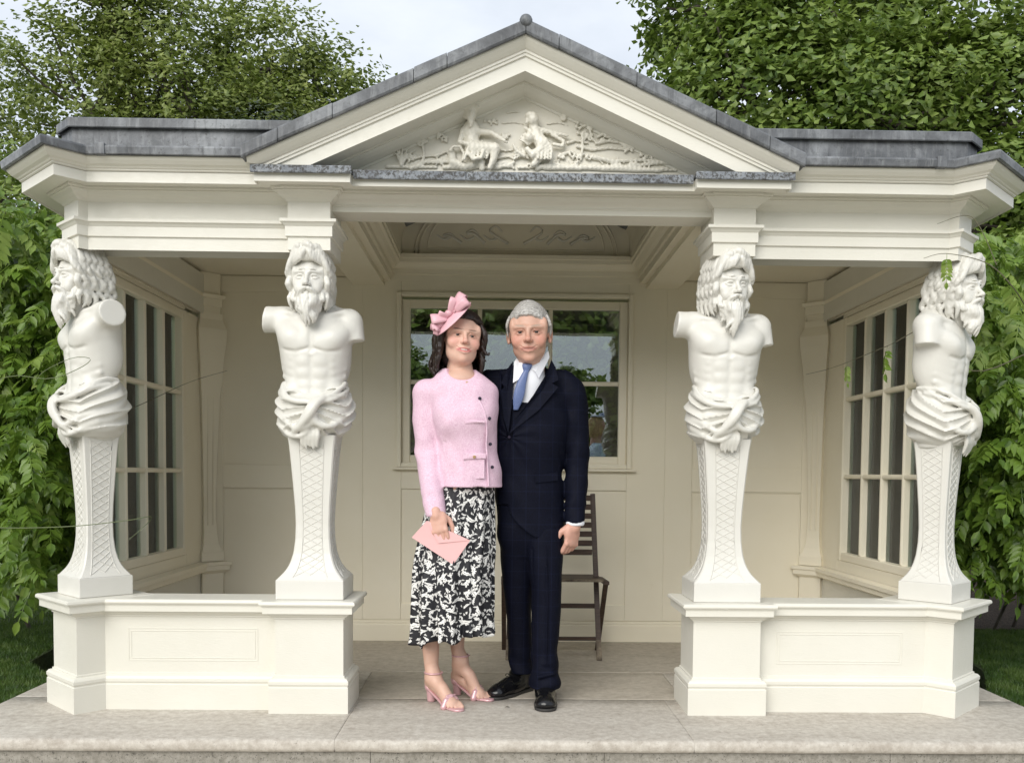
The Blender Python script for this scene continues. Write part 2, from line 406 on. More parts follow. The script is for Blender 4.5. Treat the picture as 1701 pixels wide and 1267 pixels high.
def relax(V, F, n=1, lam=.5):
    E = np.concatenate([F[:, [0, 1]], F[:, [1, 2]], F[:, [2, 3]], F[:, [3, 0]]]); 
    for _ in range(n):
        S = np.zeros((len(V), 3)); 
        for j in range(3): S[:, j] = np.bincount(E[:, 0], V[E[:, 1], j], len(V))+np.bincount(E[:, 1], V[E[:, 0], j], len(V))
        c = np.bincount(E.ravel(), minlength=len(V))[:, None]; V = V+lam*(S/np.maximum(c, 1)-V)
    return V
def sculpt(name, s, res, m, parent, R=None, T=None, sc=1.0, relaxn=1, col=None, local=False, mirror=False):
    V, F = s.mesh(res); V = relax(V, F, relaxn); C = col(V) if col else None
    if mirror: V = V*np.array([-1, 1, 1]); F = F[:, ::-1]
    V = V*sc
    if R is not None: V = V @ R.T
    if T is not None: V = V+np.array(T)
    me = from_np(name, V, F, True)
    if C is not None: setcol(me, C)
    return link(name, me, m, parent, local=local)
def setcol(me, C):
    a = me.color_attributes.new('tint', 'FLOAT_COLOR', 'POINT'); C4 = np.ones((len(C), 4), np.float32); C4[:, :3] = C; a.data.foreach_set('color', C4.ravel())
def join_np(parts):
    V = []; F = []; b = 0
    for v, f in parts: V.append(v); F.append(f+b); b += len(v)
    return np.concatenate(V), np.concatenate(F)
# ------------------------------------------------------------------ ground
def sheet(name, x0, x1, y0, y1, z, m, kind='structure', hole=None):
    me = from_py(name, [(x0, y0, z), (x1, y0, z), (x1, y1, z), (x0, y1, z)], [(0, 1, 2, 3)]); return tag(link(name, me, m), kind=kind)
sheet('ground', -120, 120, -120, 160, -.30, M['soil'])
# raised lawns either side, cut round the dark drainage pit next to the platform
def prism(name, poly, z0, z1, m, kind=None, parent=None):
    n = len(poly); V = [(x, y, z0) for x, y in poly]+[(x, y, z1) for x, y in poly]
    F = [tuple(range(n))[::-1], tuple(range(n, 2*n))]+[(i, (i+1) % n, n+(i+1) % n, n+i) for i in range(n)]
    return tag(link(name, fixn(from_py(name, V, F)), m, parent), kind=kind)
prism('lawn', [(-14, -.9), (-2.46, -.9), (-2.46, .80), (-2.86, 1.27), (-3.05, 2.6), (-14, 2.6)], -.29, -.04, M['lawn'], 'structure')
prism('lawn', [(2.46, -.9), (14, -.9), (14, 2.6), (3.05, 2.6), (2.78, 1.2), (2.58, .70), (2.46, .64)][::1], -.29, -.04, M['lawn'], 'structure')
prism('lawn', [(-14, 2.62), (-2.2, 2.62), (-2.2, 7), (-14, 7)], -.29, -.05, M['lawn'], 'structure')
prism('flower_bed', [(2.2, 2.62), (14, 2.62), (14, 7), (2.2, 7)], -.29, -.03, M['mulch'], 'structure')
sheet('drainage_pit', -3.3, 3.3, .3, 2.62, -.285, M['black'])
sheet('path', -14, 14, -6.4, -.39, -.112, M['path'])
prism('lawn', [(-40, -40), (40, -40), (40, -6.42), (-40, -6.42)], -.29, -.12, M['lawn'], 'structure')

# ------------------------------------------------------------------ stone platform
plat = empty('stone_platform', (0, .8, 0), 'pale weathered stone platform with a rounded front step under the white pavilion', 'platform')
def slab(x0, x1, y0, y1, m, front=False, z=0.0):
    g = .0006; bm = bmesh.new(); nx, ny = max(2, int((x1-x0)/.12)), max(2, int((y1-y0)/.12)); prof = []
    r = .02
    if front:
        rows = [(y0+.012, -.052), (y0+.003, -.046), (y0, -.034), (y0, -.02), (y0+.004, -.008), (y0+.014, -.002)]+[(y0+.03+(y1-y0-.034)*i/ny, 0) for i in range(ny+1)]
    else: rows = [(y0+g, -.05), (y0+g, -.004), (y0+g+.0015, 0)]+[(y0+g+.01+(y1-y0-2*g-.02)*i/ny, 0) for i in range(ny+1)]
    rows += [(y1-g, -.004), (y1-g, -.05)]
    xs = [(x0+g, -.05), (x0+g, -.0015), (x0+g+.0015, 0)]+[(x0+g+.01+(x1-x0-2*g-.02)*i/nx, 0) for i in range(nx+1)]+[(x1-g-.0015, 0), (x1-g, -.0015), (x1-g, -.05)]
    G = []
    from mathutils import noise as mn
    for (y, zy) in rows:
        R = []
        for (x, zx) in xs:
            zz = min(zy, zx); dz = .0022*mn.noise(Vector((x*3, y*3, 4))) + (.003*mn.noise(Vector((x*14, y*5, zz*9))) if front and y < y0+.05 else 0)
            R.append(bm.verts.new((x, y+(.004*mn.noise(Vector((x*9, 3, 1))) if front and y < y0+.04 else 0), z+zz+dz-(.0 if zz > -.01 else 0))))
        G.append(R)
    for i in range(len(rows)-1):
        for j in range(len(xs)-1): bm.faces.new((G[i][j], G[i][j+1], G[i+1][j+1], G[i+1][j]))
    me = bpy.data.meshes.new('flagstone'); bm.to_mesh(me); bm.free(); me.shade_smooth()
    return link('flagstone', me, m, plat)
for a, b in ((-2.43, -.765), (-.765, .72), (.72, 2.445)): slab(a, b, -.41, .30, M['slab'], True)
for a, b, y0, y1 in ((-2.43, -1.6, .30, .91), (-1.6, -.79, .30, .91), (-.79, .82, .30, .91), (.82, 1.6, .30, .91), (1.6, 2.445, .30, .91), (-2.1, -1.2, .91, 1.9), (-1.2, .1, .91, 1.9), (.1, 1.3, .91, 1.9), (1.3, 2.1, .91, 1.9)):
    slab(a, b, y0, y1, M['flag'] if abs(a+b) < 2.2 or y0 > .5 else M['slab'])
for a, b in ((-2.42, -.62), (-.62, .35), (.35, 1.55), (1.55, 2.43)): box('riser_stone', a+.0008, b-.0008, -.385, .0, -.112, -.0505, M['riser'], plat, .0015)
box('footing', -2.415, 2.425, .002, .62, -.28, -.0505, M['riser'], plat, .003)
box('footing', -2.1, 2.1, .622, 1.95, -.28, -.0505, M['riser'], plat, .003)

# ------------------------------------------------------------------ pavilion
pav = empty('garden_pavilion', (0, 1.0, 0), 'cream painted classical garden pavilion with a pediment, grey lead roof and open front', 'pavilion')
P_ = M['paint']
BW = 1.86
ped_prof = [(.025, 0), (.025, .118), (.022, .121), (.022, .125), (.026, .133), (.026, .146), (.018, .157), (.006, .161), (.006, .168), (0, .171), (0, .428), (.006, .431), (.006, .436), (.014, .441), (.026, .452), (.030, .458), (.046, .459), (.046, .488), (.050, .490), (.050, .494), (.058, .497), (.060, .503), (.058, .512), (.052, .516)]
def rect(cx, cy, hx, hy): return [(cx-hx, cy+hy), (cx-hx, cy-hy), (cx+hx, cy-hy), (cx+hx, cy+hy)]
def diam(cx, cy, h): r = h*sqrt(2); return [(cx, cy+r), (cx-r, cy), (cx, cy-r), (cx+r, cy)]
for s in (-1, 1):
    sweep('pedestal', ped_prof, rect(s*.956, .165, .155, .14), P_, pav, closed=True)
    sweep('pedestal', [(u, z) for u, z in ped_prof], diam(s*1.995, .198, .14), P_, pav, closed=True)
    wp = [(u, z-.002) for u, z in ped_prof]; wp[0] = (.025, 0)
    pth = [(s*.9, .09), (s*1.93, .09)] if s > 0 else [(-1.93, .09), (-.9, .09)]
    w = sweep('parapet_wall', wp+[(-.10, .514), (-.152, .514), (-.158, .49), (-.14, .46), (-.11, .44), (-.11, 0)], pth, P_, pav)
    # recessed bead panel on the parapet
    x0, x1 = sorted((s*1.205, s*1.80)); z0, z1 = .222, .375
    for a in (.0, .012):
        for (xa, xb, za, zb) in ((x0+a, x1-a, z0+a, z0+a+.004), (x0+a, x1-a, z1-a-.004, z1-a), (x0+a, x0+a+.004, z0+a+.0042, z1-a-.0042), (x1-a-.004, x1-a, z0+a+.0042, z1-a-.0042)):
            box('panel_bead', xa, xb, .0882, .095, za, zb, P_, w, .001)
    # side dado wall (outer and inner skins) and sill moulding inside
    xo = s*2.10
    sweep('side_wall', [(.02, 0), (.02, .12), (0, .17), (0, .43), (.045, .46), (.045, .49), (.055, .515), (-.10, .515), (-.10, 0)], [(xo, .34), (xo, 1.95)] if s > 0 else [(xo, 1.95), (xo, .34)], P_, pav)
    sweep('sill_moulding', [(0, .44), (.01, .445), (.02, .458), (.045, .46), (.045, .486), (.055, .49), (.055, .512), (.0, .519)], [(s*2.0, 1.84), (s*2.0, .36)] if s > 0 else [(s*2.0, .36), (s*2.0, 1.84)], M['inner'], pav)

# side windows: 4 x 3 panes looking on to the climbers
def window(name, origin, ux, cols, rows, m, parent, fr=.05, mun=.026, dep=.045, sill=False, gl=None, inn=Vector((1, 0, 0))):
    """origin: lower corner; ux: unit vector along the window; inn: towards the room; cols / rows: glass edges along and up"""
    o = bpy.data.objects.new(name, None); COL.objects.link(o); o.parent = parent; o.location = Vector(origin)-wbase(parent).translation
    base = Vector(origin)
    def bar(nm, a0, a1, z0, z1, d0, d1, ch=.006):
        # bar with chamfered room-side edges
        bm = bmesh.new(); vs = []
        for (a, z, d) in [(a0, z0, d0), (a1, z0, d0), (a1, z1, d0), (a0, z1, d0)]: vs.append(bm.verts.new(ux*a+Vector((0, 0, z))+inn*d))
        c = min(ch, (a1-a0)*.3, (z1-z0)*.3)
        for (a, z, d) in [(a0, z0, d1-c), (a1, z0, d1-c), (a1, z1, d1-c), (a0, z1, d1-c)]: vs.append(bm.verts.new(ux*a+Vector((0, 0, z))+inn*d))
        for (a, z, d) in [(a0+c, z0+c, d1), (a1-c, z0+c, d1), (a1-c, z1-c, d1), (a0+c, z1-c, d1)]: vs.append(bm.verts.new(ux*a+Vector((0, 0, z))+inn*d))
        bm.faces.new(vs[0:4]); bm.faces.new(vs[8:12])
        for b in (0, 4):
            for i in range(4): j = (i+1) % 4; bm.faces.new((vs[b+i], vs[b+j], vs[b+4+j], vs[b+4+i]))
        bmesh.ops.recalc_face_normals(bm, faces=bm.faces)
        me = bpy.data.meshes.new(nm); bm.to_mesh(me); bm.free()
        return link(nm, me, m, o, local=True)
    A0, A1, Z0, Z1 = cols[0], cols[-1], rows[0], rows[-1]
    bar('frame', A0-fr, A0, Z0-fr, Z1+fr, -.02, dep); bar('frame', A1, A1+fr, Z0-fr, Z1+fr, -.02, dep)
    bar('frame', A0, A1, Z0-fr, Z0, -.02, dep-.002); bar('frame', A0, A1, Z1, Z1+fr, -.02, dep-.002)
    for a in cols[1:-1]: bar('muntin', a-mun/2, a+mun/2, Z0, Z1, -.006, dep-.008, .009)
    for z in rows[1:-1]: bar('muntin', A0, A1, z-mun/2, z+mun/2, -.006, dep-.010, .009)
    for i in range(len(cols)-1):
        for j in range(len(rows)-1):
            a0, a1, z0, z1 = cols[i]+.001, cols[i+1]-.001, rows[j]+.001, rows[j+1]-.001
            q = [ux*a0+Vector((0, 0, z0)), ux*a1+Vector((0, 0, z0)), ux*a1+Vector((0, 0, z1)), ux*a0+Vector((0, 0, z1))]
            tl = inn*(nr.uniform(-.0006, .0006)); V = [p+inn*.0+(tl if k in (1, 2) else -tl) for k, p in enumerate(q)]; V += [p-inn*.004 for p in V]
            me = fixn(from_py('pane', V, [(0, 1, 2, 3), (7, 6, 5, 4), (0, 4, 5, 1), (1, 5, 6, 2), (2, 6, 7, 3), (3, 7, 4, 0)])); link('pane', me, gl or M['glass'], o, local=True)
    return o
for s in (-1, 1):
    window('side_window', (s*2.045, 0, 0), Vector((0, 1, 0)), [.34, .615, .89, 1.165, 1.44], [.635, 1.10, 1.57, 2.015], M['inner'], pav, inn=Vector((-s, 0, 0)), dep=.045, gl=M['side_glass'])
    # jambs, apron and head round the window
    X0, X1 = sorted((s*2.0, s*2.10))
    box('wall_panel', X0, X1, .30, .2895+.0, .517, 2.09, P_, pav, 0) if False else None
    box('side_apron', X0+.003, X1-.003, .30, 1.49, .517, .585, M['inner'], pav, .002)
    box('side_jamb', X0+.003, X1-.003, 1.492, BW, .517, 2.065, M['inner'], pav, .002)
    box('side_head', X0+.003, X1-.003, .30, 1.49, 2.067, 2.09, M['inner'], pav, .002)
    sweep('inner_architrave', [(-.02, 2.09), (0.006, 2.09), (.006, 2.14), (.016, 2.143), (.016, 2.19), (.03, 2.195), (.034, 2.215), (-.02, 2.218)], [(s*2.0, 1.84), (s*2.0, .30)] if s > 0 else [(s*2.0, .30), (s*2.0, 1.84)], M['inner'], pav)
    box('inner_frieze', X0+.008, X1, .25, BW, 2.2185, 2.355, M['inner'], pav, 0)
    # ceiling of the side bay
    X0, X1 = sorted((s*1.02, s*2.10)); box('bay_ceiling', X0, X1, .2, BW+.05, 2.356, 2.385, M['inner'], pav, 0)
    # half pier in the back corner, set at 45 degrees
    c = (s*1.985, 1.83)
    sweep('corner_pilaster', [(.015, 0), (.015, .12), (0, .15), (0, .44), (.03, .462), (.03, .49), (.04, .495), (.04, .515), (-.02, .518)], diam(*c, .072), M['inner'], pav, closed=True)
    sweep('corner_pilaster', [(.0, .52), (.0, .575), (-.012, .592), (-.024, .63), (-.032, .70), (-.036, .85), (-.028, 1.2), (-.015, 1.56), (-.004, 1.68), (.004, 1.80), (.018, 1.93), (.02, 2.0), (.0, 2.06), (0, 2.10)], diam(*c, .076), M['inner'], pav, closed=True)
    for q in (-.018, .018):
        d = Vector((-s, -1, 0)).normalized(); t = Vector((-d.y, d.x, 0)); p0 = Vector((c[0], c[1], 0))+d*.052+t*q
        tube('pilaster_bead', [p0+Vector((0, 0, .75))-d*.004, p0+Vector((0, 0, 1.2)), p0+Vector((0, 0, 1.6))+d*.008], .004, M['inner'], pav)
    sweep('corner_pilaster', [(.0, 2.1), (.0, 2.14), (.008, 2.143), (.008, 2.19), (.022, 2.195), (.026, 2.216), (.0, 2.219), (0, 2.354)], diam(*c, .066), M['inner'], pav, closed=True)

# back wall with its panels and window opening
def wall_piece(x0, x1, z0, z1, nm='wall_board', y=BW, d=.09, bev=0): return box(nm, x0, x1, y, y+d, z0, z1, M['inner'], pav, bev)
wall_piece(-2.1, -.735, 0, 2.62); wall_piece(.735, 2.1, 0, 2.62); wall_piece(-.735, .735, 0, 1.165); wall_piece(-.735, .735, 2.235, 3.0)
sweep('skirting', [(0, 0), (.022, 0), (.022, .105), (.016, .112), (.018, .122), (.006, .135), (0, .137)], [(-1.95, BW), (1.95, BW)], M['inner'], pav)
def stile(x0, x1, z0, z1, d=.012): box('panel_stile', x0, x1, BW-d, BW+.002, z0, z1, M['inner'], pav, .003)
# proud stiles and rails leave recessed fields between them
for s in (-1, 1):
    E = lambda a, b, z0, z1: stile(*sorted((s*a, s*b)), z0, z1)
    E(.985, 1.165, .137, 2.35); E(1.888, 1.96, .137, 2.35)
    E(1.1655, 1.8875, .137, .248); E(1.1655, 1.8875, .992, 1.143); E(1.1655, 1.8875, 2.25, 2.35)
    E(.785, .9845, .137, 2.35) if False else None
    box('panel_bead', *sorted((s*1.166, s*1.174)), BW-.006, BW+.001, .25, .99, M['inner'], pav, .002); box('panel_bead', *sorted((s*1.879, s*1.887)), BW-.006, BW+.001, .25, .99, M['inner'], pav, .002)
    box('panel_bead', *sorted((s*1.1665, s*1.8865)), BW-.006, BW+.001, .984, .991, M['inner'], pav, .002)
    E(.735, .9848, .137, 2.35)
stile(-.7345, .7345, .137, .243); stile(-.7345, .7345, .994, 1.163); stile(-.03, .03, .2432, .9938); stile(-.7345, .7345, 2.237, 2.35)
# back window with moulded surround
bwin = window('back_window', (0, BW+.035, 0), Vector((1, 0, 0)), [-.68, -.23, .23, .68], [1.215, 1.69, 2.165], M['inner'], pav, fr=.055, mun=.028, dep=.028, inn=Vector((0, -1, 0)))
for nm, a in (('window_surround', 0),):
    sweepd = [(0, 0)]
    for (x0, x1, z0, z1) in ((-.765, -.735, 1.135, 2.262), (.735, .765, 1.135, 2.262), (-.7345, .7345, 2.235, 2.262), (-.7345, .7345, 1.135, 1.165)):
        box('window_surround', x0, x1, BW-.03, BW+.0, z0, z1, M['inner'], pav, .006)
    box('window_sill', -.79, .79, BW-.05, BW-.002, 1.118, 1.1345, M['inner'], pav, .004)

# interior cornice of the centre bay, beams, vault and lunette
ic = [(-.03, 2.33), (.012, 2.33), (.012, 2.37), (.025, 2.374), (.025, 2.405), (.045, 2.415), (.06, 2.435), (.075, 2.44), (.075, 2.462), (.083, 2.466), (.083, 2.49), (0, 2.50), (-.03, 2.50)]
sweep('interior_cornice', ic, [(-.815, .22), (-.815, BW-.0), (.815, BW-.0), (.815, .22)][::-1] if False else [(-.815, .22), (-.815, BW-.004), (.815, BW-.004), (.815, .22)], M['inner'], pav, side=1)
for s in (-1, 1):
    X0, X1 = sorted((s*.845, s*1.05)); box('ceiling_beam', X0, X1, .22, BW-.001, 2.30, 2.60, M['inner'], pav, .004)
    X0, X1 = sorted((s*.735, s*.845)); box('vault_springer', X0, X1, .22, BW-.001, 2.501, 2.60, M['inner'], pav, 0)
V = []; F = []; nv = 24
for y in (.22, BW+.01):
    for i in range(nv+1):
        a = pi*i/nv; V.append((-.735*cos(a), y, 2.6+.30*sin(a)))
for i in range(nv): F.append((i, i+1, nv+2+i, nv+1+i))
link('vault_ceiling', from_py('vault_ceiling', V, F), M['inner'], pav, smooth=True)
def arcpts(a, b, z, y, n=24): return [(-a*cos(pi*i/n), y, z+b*sin(pi*i/n)) for i in range(n+1)]
for LN_ in ([arcpts(.655, .44, 2.505, BW-.004)], [arcpts(.63, .42, 2.505, BW-.004)], [arcpts(.57, .37, 2.54, BW-.003)], [[(-.57, BW-.003, 2.54), (.57, BW-.003, 2.54)]]): link('lunette_moulding', tube_mesh('lunette_moulding', LN_, .006, 6), M['inner'], pav)
# faint scrolling leaf relief in the lunette
sc_ = []
for s in (-1, 1):
    for q in range(3):
        cx = s*(.12+.15*q); sc_.append(spline([(cx-.07*s, BW-.002, 2.58), (cx, BW-.004, 2.62+.02*(q % 2)), (cx+.05*s, BW-.004, 2.66-.02*q), (cx+.01*s, BW-.004, 2.69-.025*q), (cx-.03*s, BW-.004, 2.655-.02*q)], 14))
        sc_.append(spline([(cx, BW-.002, 2.62), (cx+.04*s, BW-.004, 2.60), (cx+.09*s, BW-.004, 2.63)], 10))
v_, f_ = tube_arr(sc_, .011, 6, .005); v_[:, 1] = BW-.002+(v_[:, 1]-BW+.002)*.6
tag(link('lunette_relief', from_np('lunette_relief', v_, f_, True), M['relief'], pav), kind='stuff')

# architrave + frieze
ar = [(-.0, 2.088), (0, 2.145), (.010, 2.147), (.010, 2.19), (.014, 2.194), (.022, 2.205), (.030, 2.207), (.030, 2.220), (.0, 2.224), (0, 2.336)]
for s in (-1, 1):
    sweep('frieze_block', ar, rect(s*.955, .165, .095, .135), P_, pav, closed=True)
    pth = [(s*.9, .08), (s*1.955, .08), (s*1.985, .05), (s*2.1, .165), (s*2.1, 1.95)]
    if s < 0: pth = pth[::-1]
    sweep('entablature_beam', ar+[(-.13, 2.336), (-.13, 2.088)], pth, P_, pav)
# centre beam: mouldings only
sweep('centre_beam', [(-.16, 2.272), (.0, 2.272), (.0, 2.296), (.006, 2.299), (.006, 2.318), (.015, 2.323), (.022, 2.335), (.022, 2.345), (-.16, 2.345)], [(-.862, .08), (.862, .08)], P_, pav)
# bed moulding under the corona
bed = [(0, 2.300), (.006, 2.303), (.010, 2.308), (.018, 2.314), (.035, 2.322), (.048, 2.335), (.056, 2.337), (.056, 2.342), (.066, 2.344), (.066, 2.352), (0, 2.352)]
CP = [(-2.1, 1.95), (-2.1, .165), (-1.985, .05), (-1.955, .08)]
core = [(-1.0, .08), (-1.0, .03), (-.905, .03), (-.905, .08), (.905, .08), (.905, .03), (1.0, .03), (1.0, .08)]
full = CP+core+[(-x, y) for x, y in CP[::-1]]
sweep('bed_moulding', bed, full, P_, pav)
for s in (-1, 1): sweep('bed_moulding', [(u*.9+.001, z-.001) for u, z in bed], rect(s*.955, .165, .095, .135), P_, pav, closed=True)
corona = [(.066, 2.3525), (.15, 2.3485), (.153, 2.340), (.158, 2.340), (.158, 2.384), (-.05, 2.386)]
sweep('corona', corona, full, P_, pav)
cyma = [(-.05, 2.3862), (.160, 2.3862), (.166, 2.390), (.166, 2.395), (.174, 2.397), (.178, 2.402), (.192, 2.408), (.206, 2.420), (.214, 2.430), (.214, 2.435), (-.05, 2.437)]
def leadrun(nm, prof, path, cuts, m=M['lead']): pass
LP = [(.205, 2.440), (.226, 2.432), (.232, 2.436), (.236, 2.462), (.233, 2.470), (.222, 2.474), (.10, 2.486), (-.02, 2.50), (-.02, 2.4385)]
def lerp2(a, b, t): return (a[0]+(b[0]-a[0])*t, a[1]+(b[1]-a[1])*t)
for s in (-1, 1):
    pth = CP+[(-1.165, .08)]
    pth2 = pth if s < 0 else [(-x, y) for x, y in pth[::-1]]
    sweep('cyma', cyma, pth2, P_, pav)
    # lead flashing laid in overlapping lengths
    A, B_, C_, D_ = (-2.1, 1.95), (-2.1, .165), (-1.985, .05), (-1.955, .08)
    seg = [[(-2.1, 1.95), (-2.1, 1.2)], [(-2.1, 1.2), (-2.1, .55)], [(-2.1, .55), B_, C_, D_, (-1.80, .08)], [(-1.80, .08), (-1.18, .08)]]
    for k, q in enumerate(seg):
        q2 = q if s < 0 else [(-x, y) for x, y in q[::-1]]
        sweep('lead_flashing', [(u+.001*(k % 2), z+.0015*(k % 2)) for u, z in LP], q2, M['lead'], pav)
    jx = s*1.80; box('lead_joint', jx-.022, jx+.022, .08-.2415, .08-.18, 2.432, 2.480, M['lead'], pav, .004)
    # horizontal lead on the pediment cornice
    x0, x1 = sorted((s*.742, s*1.165)); box('lead_flashing', x0, x1, -.145, .10, 2.3885, 2.4015, M['lead_mossy'], pav, .003)
    box('lead_flashing', x0-.004, x1+.004, -.152, -.140, 2.3705, 2.403, M['lead_mossy'], pav, .004)
box('lead_flashing', -.735, .735, -.096, .10, 2.3885, 2.4005, M['lead_mossy'], pav, .003)
for x0, x1 in ((-.738, -.252), (-.25, .25), (.252, .738)): box('lead_flashing', x0, x1, -.103, -.091, 2.364, 2.402, M['lead_mossy'], pav, .004)

# pediment: raking cornice as one profile per slope, mitred at the apex
SL = .447; APX = 0.0
rk_w = [(.095, -.022), (.058, -.022), (.056, -.012), (.046, -.010), (.02, .0), (.0, .012), (-.006, .018), (-.016, .018), (-.016, .026), (-.115, .030), (-.118, .022), (-.123, .022), (-.123, .080), (-.126, .083), (-.132, .083), (-.132, .094), (-.138, .096), (-.138, .106), (-.145, .109), (-.158, .120), (-.172, .134), (-.178, .144), (-.178, .150), (.095, .150)]
rk_l = [(-.17, .1515), (-.190, .146), (-.196, .148), (-.200, .156), (-.200, .198), (-.197, .205), (-.188, .208), (.1, .212), (.1, .1515)]
ZA = 2.800
def rake(nm, prof, s, x0, x1, m, zcut=None, slope=SL):
    V = []; k = len(prof)
    for x in (x0, x1):
        for (y, dz) in prof: V.append((s*x, y, ZA-slope*x+dz))
    F = [(t, k+t, k+(t+1) % k, (t+1) % k) for t in range(k)]+[tuple(range(k)), tuple(range(k, 2*k))[::-1]]
    me = from_py(nm, V, F); bm = bmesh.new(); bm.from_mesh(me)
    if zcut:
        g = bmesh.ops.bisect_plane(bm, geom=bm.verts[:]+bm.edges[:]+bm.faces[:], plane_co=(0, 0, zcut), plane_no=(0, 0, -1), clear_outer=True)
        bmesh.ops.holes_fill(bm, edges=[e for e in bm.edges if e.is_boundary])
    bmesh.ops.recalc_face_normals(bm, faces=bm.faces); bm.to_mesh(me); bm.free()
    return link(nm, me, m, pav)
for s in (-1, 1):
    rake('raking_cornice', rk_w, s, 0, 1.175, P_, 2.4035)
    cuts = [0, .14 if s > 0 else .33, .47, .81, 1.04, 1.195]
    for k in range(5): rake('lead_flashing', [(y-.0015*(k % 2), dz+.002*(k % 2)) for y, dz in rk_l], s, cuts[k]+.0015, cuts[k+1]-.0015, M['lead'])
    # lead slopes of the gable roof behind the rake, with standing rolls
    for y0, y1 in ((.101, .72), (.722, 1.34), (1.342, 1.99)):
        V = []
        for x in (0, 1.2):
            for y in (y0, y1):
                for dz in (.195, .205): V.append((s*x, y, ZA-SL*x+dz))
        F = [(0, 2, 6, 4), (1, 5, 7, 3), (0, 4, 5, 1), (2, 3, 7, 6), (4, 6, 7, 5), (0, 1, 3, 2)]
        link('lead_sheet', fixn(from_py('lead_sheet', V, F)), M['lead'], pav)
    # flat lead roof of the wing with its raised kerb
    kx = [(-1.945, -.085), (-.9, -.085)]
    kp = [(-2.03, 1.95), (-2.03, 0), (-1.945, -.085), (-.95, -.085)]; kp = kp if s < 0 else [(-x, y) for x, y in kp[::-1]]
    sweep('roof_upstand', [(0, 2.49), (0, 2.566), (-.06, 2.566), (-.06, 2.47)], kp, M['lead'], pav)
    for a, b in (((-2.03, 1.95), (-2.03, 1.0)), ((-2.03, 1.0), (-2.03, 0))): 
        q = [a, b]; q = q if s < 0 else [(-x, y) for x, y in q[::-1]]
        sweep('roof_kerb', [(.018, 2.562), (.022, 2.566), (.022, 2.60), (.014, 2.606), (-.10, 2.61), (-.10, 2.567)], q, M['lead'], pav)
    for q in ([(-2.03, 0), (-1.945, -.085), (-1.50, -.085)], [(-1.50, -.085), (-.95, -.085)]):
        q = q if s < 0 else [(-x, y) for x, y in q[::-1]]
        sweep('roof_kerb', [(.018, 2.562), (.022, 2.566), (.022, 2.60), (.014, 2.606), (-.10, 2.61), (-.10, 2.567)], q, M['lead'], pav)
    X0, X1 = sorted((s*.8, s*1.94)); box('flat_roof', X0, X1, .0, 1.95, 2.52, 2.56, M['lead'], pav, 0)
    X0, X1 = sorted((s*1.1, s*2.08)); box('roof_deck', X0, X1, .02, 1.95, 2.45, 2.49, M['lead'], pav, 0)
# roof ridge roll with a rounded end over the apex
s_ = Sdf().cap((0, -.19, 2.998), (0, 1.9, 2.998), .022, .022).ell((0, -.195, 2.998), (.027, .02, .026), .01)
sculpt('ridge_roll', s_, .006, M['lead'], pav)
rb = Matrix.Identity(3)
# tympanum board
V = [(-.93, .0635, 2.38), (.93, .0635, 2.38), (0, .0635, 2.79)]; V += [(x, .10, z) for x, _, z in V]
link('tympanum', fixn(from_py('tympanum', V, [(0, 1, 2), (5, 4, 3), (0, 3, 4, 1), (1, 4, 5, 2), (2, 5, 3, 0)])), M['relief'], pav)

# sculpted pastoral relief in the tympanum; coordinates measured on the panel, u right, v down
RY = .060
def rp(u, v, d=0.0): return ((u-844.7)/1083.8, RY-d, 2.8937-v/1070.5)
k1 = 1/1084.
R_ = Sdf()
def rl(pts, r, d, k=.006, r1=None):
    r1 = r if r1 is None else r1; n = len(pts)
    R_.line([rp(u, v, d+(e[0] if e else 0)) for u, v, *e in pts], [(r+(r1-r)*i/(n-1))*k1 for i in range(n)], k)
R_.box((.0, RY+.012, 2.42), (.80, .013, .012), .004)
# seated bearded man
R_.ell(rp(588, 222, .05), (.024, .026, .032), .006); R_.ell(rp(585, 194, .045), (.042, .03, .024), .008); R_.ell(rp(560, 210, .04), (.012, .02, .028), .006); R_.cap(rp(590, 262, .03), rp(592, 300, .012), .010, .018, .006)
for q in range(7): R_.ell(rp(556+11*q, 196-12*sin(q*.52), .066), (.009, .009, .009), .003)
rl([(588, 240), (590, 262), (588, 278)], 15, .056, .003, 6); R_.ell(rp(592, 224, .074), (.005, .008, .009), .003)
rl([(590, 270), (592, 330), (600, 370)], 36, .014, .012, 40); rl([(560, 290), (615, 288)], 22, .02, .01)
rl([(550, 292, .0), (536, 345, .015), (575, 360, .03)], 15, .02, .006, 10); rl([(625, 290), (690, 298, .01), (752, 338, .02)], 17, .018, .006, 8)
rl([(745, 330), (762, 345)], 7, .035, .003)
rl([(600, 375), (650, 370), (706, 372)], 34, .025, .012, 27); rl([(706, 372), (700, 420), (682, 462)], 24, .03, .008, 12); rl([(610, 395), (640, 430), (645, 462)], 26, .016, .01, 14)
for q in range(6): rl([(590+14*q, 350+4*q), (600+15*q, 385+3*q), (592+15*q, 420)], 6, .050-.002*q, .006)
rl([(580, 405), (600, 430), (640, 422), (650, 395)], 9, .05, .004); rl([(560, 430), (590, 345)], 7, .05, .003)
rl([(490, 385), (505, 365), (540, 365), (556, 395), (550, 430)], 7, .03, .004); rl([(495, 385), (500, 430), (560, 452), (600, 440)], 20, .006, .01)
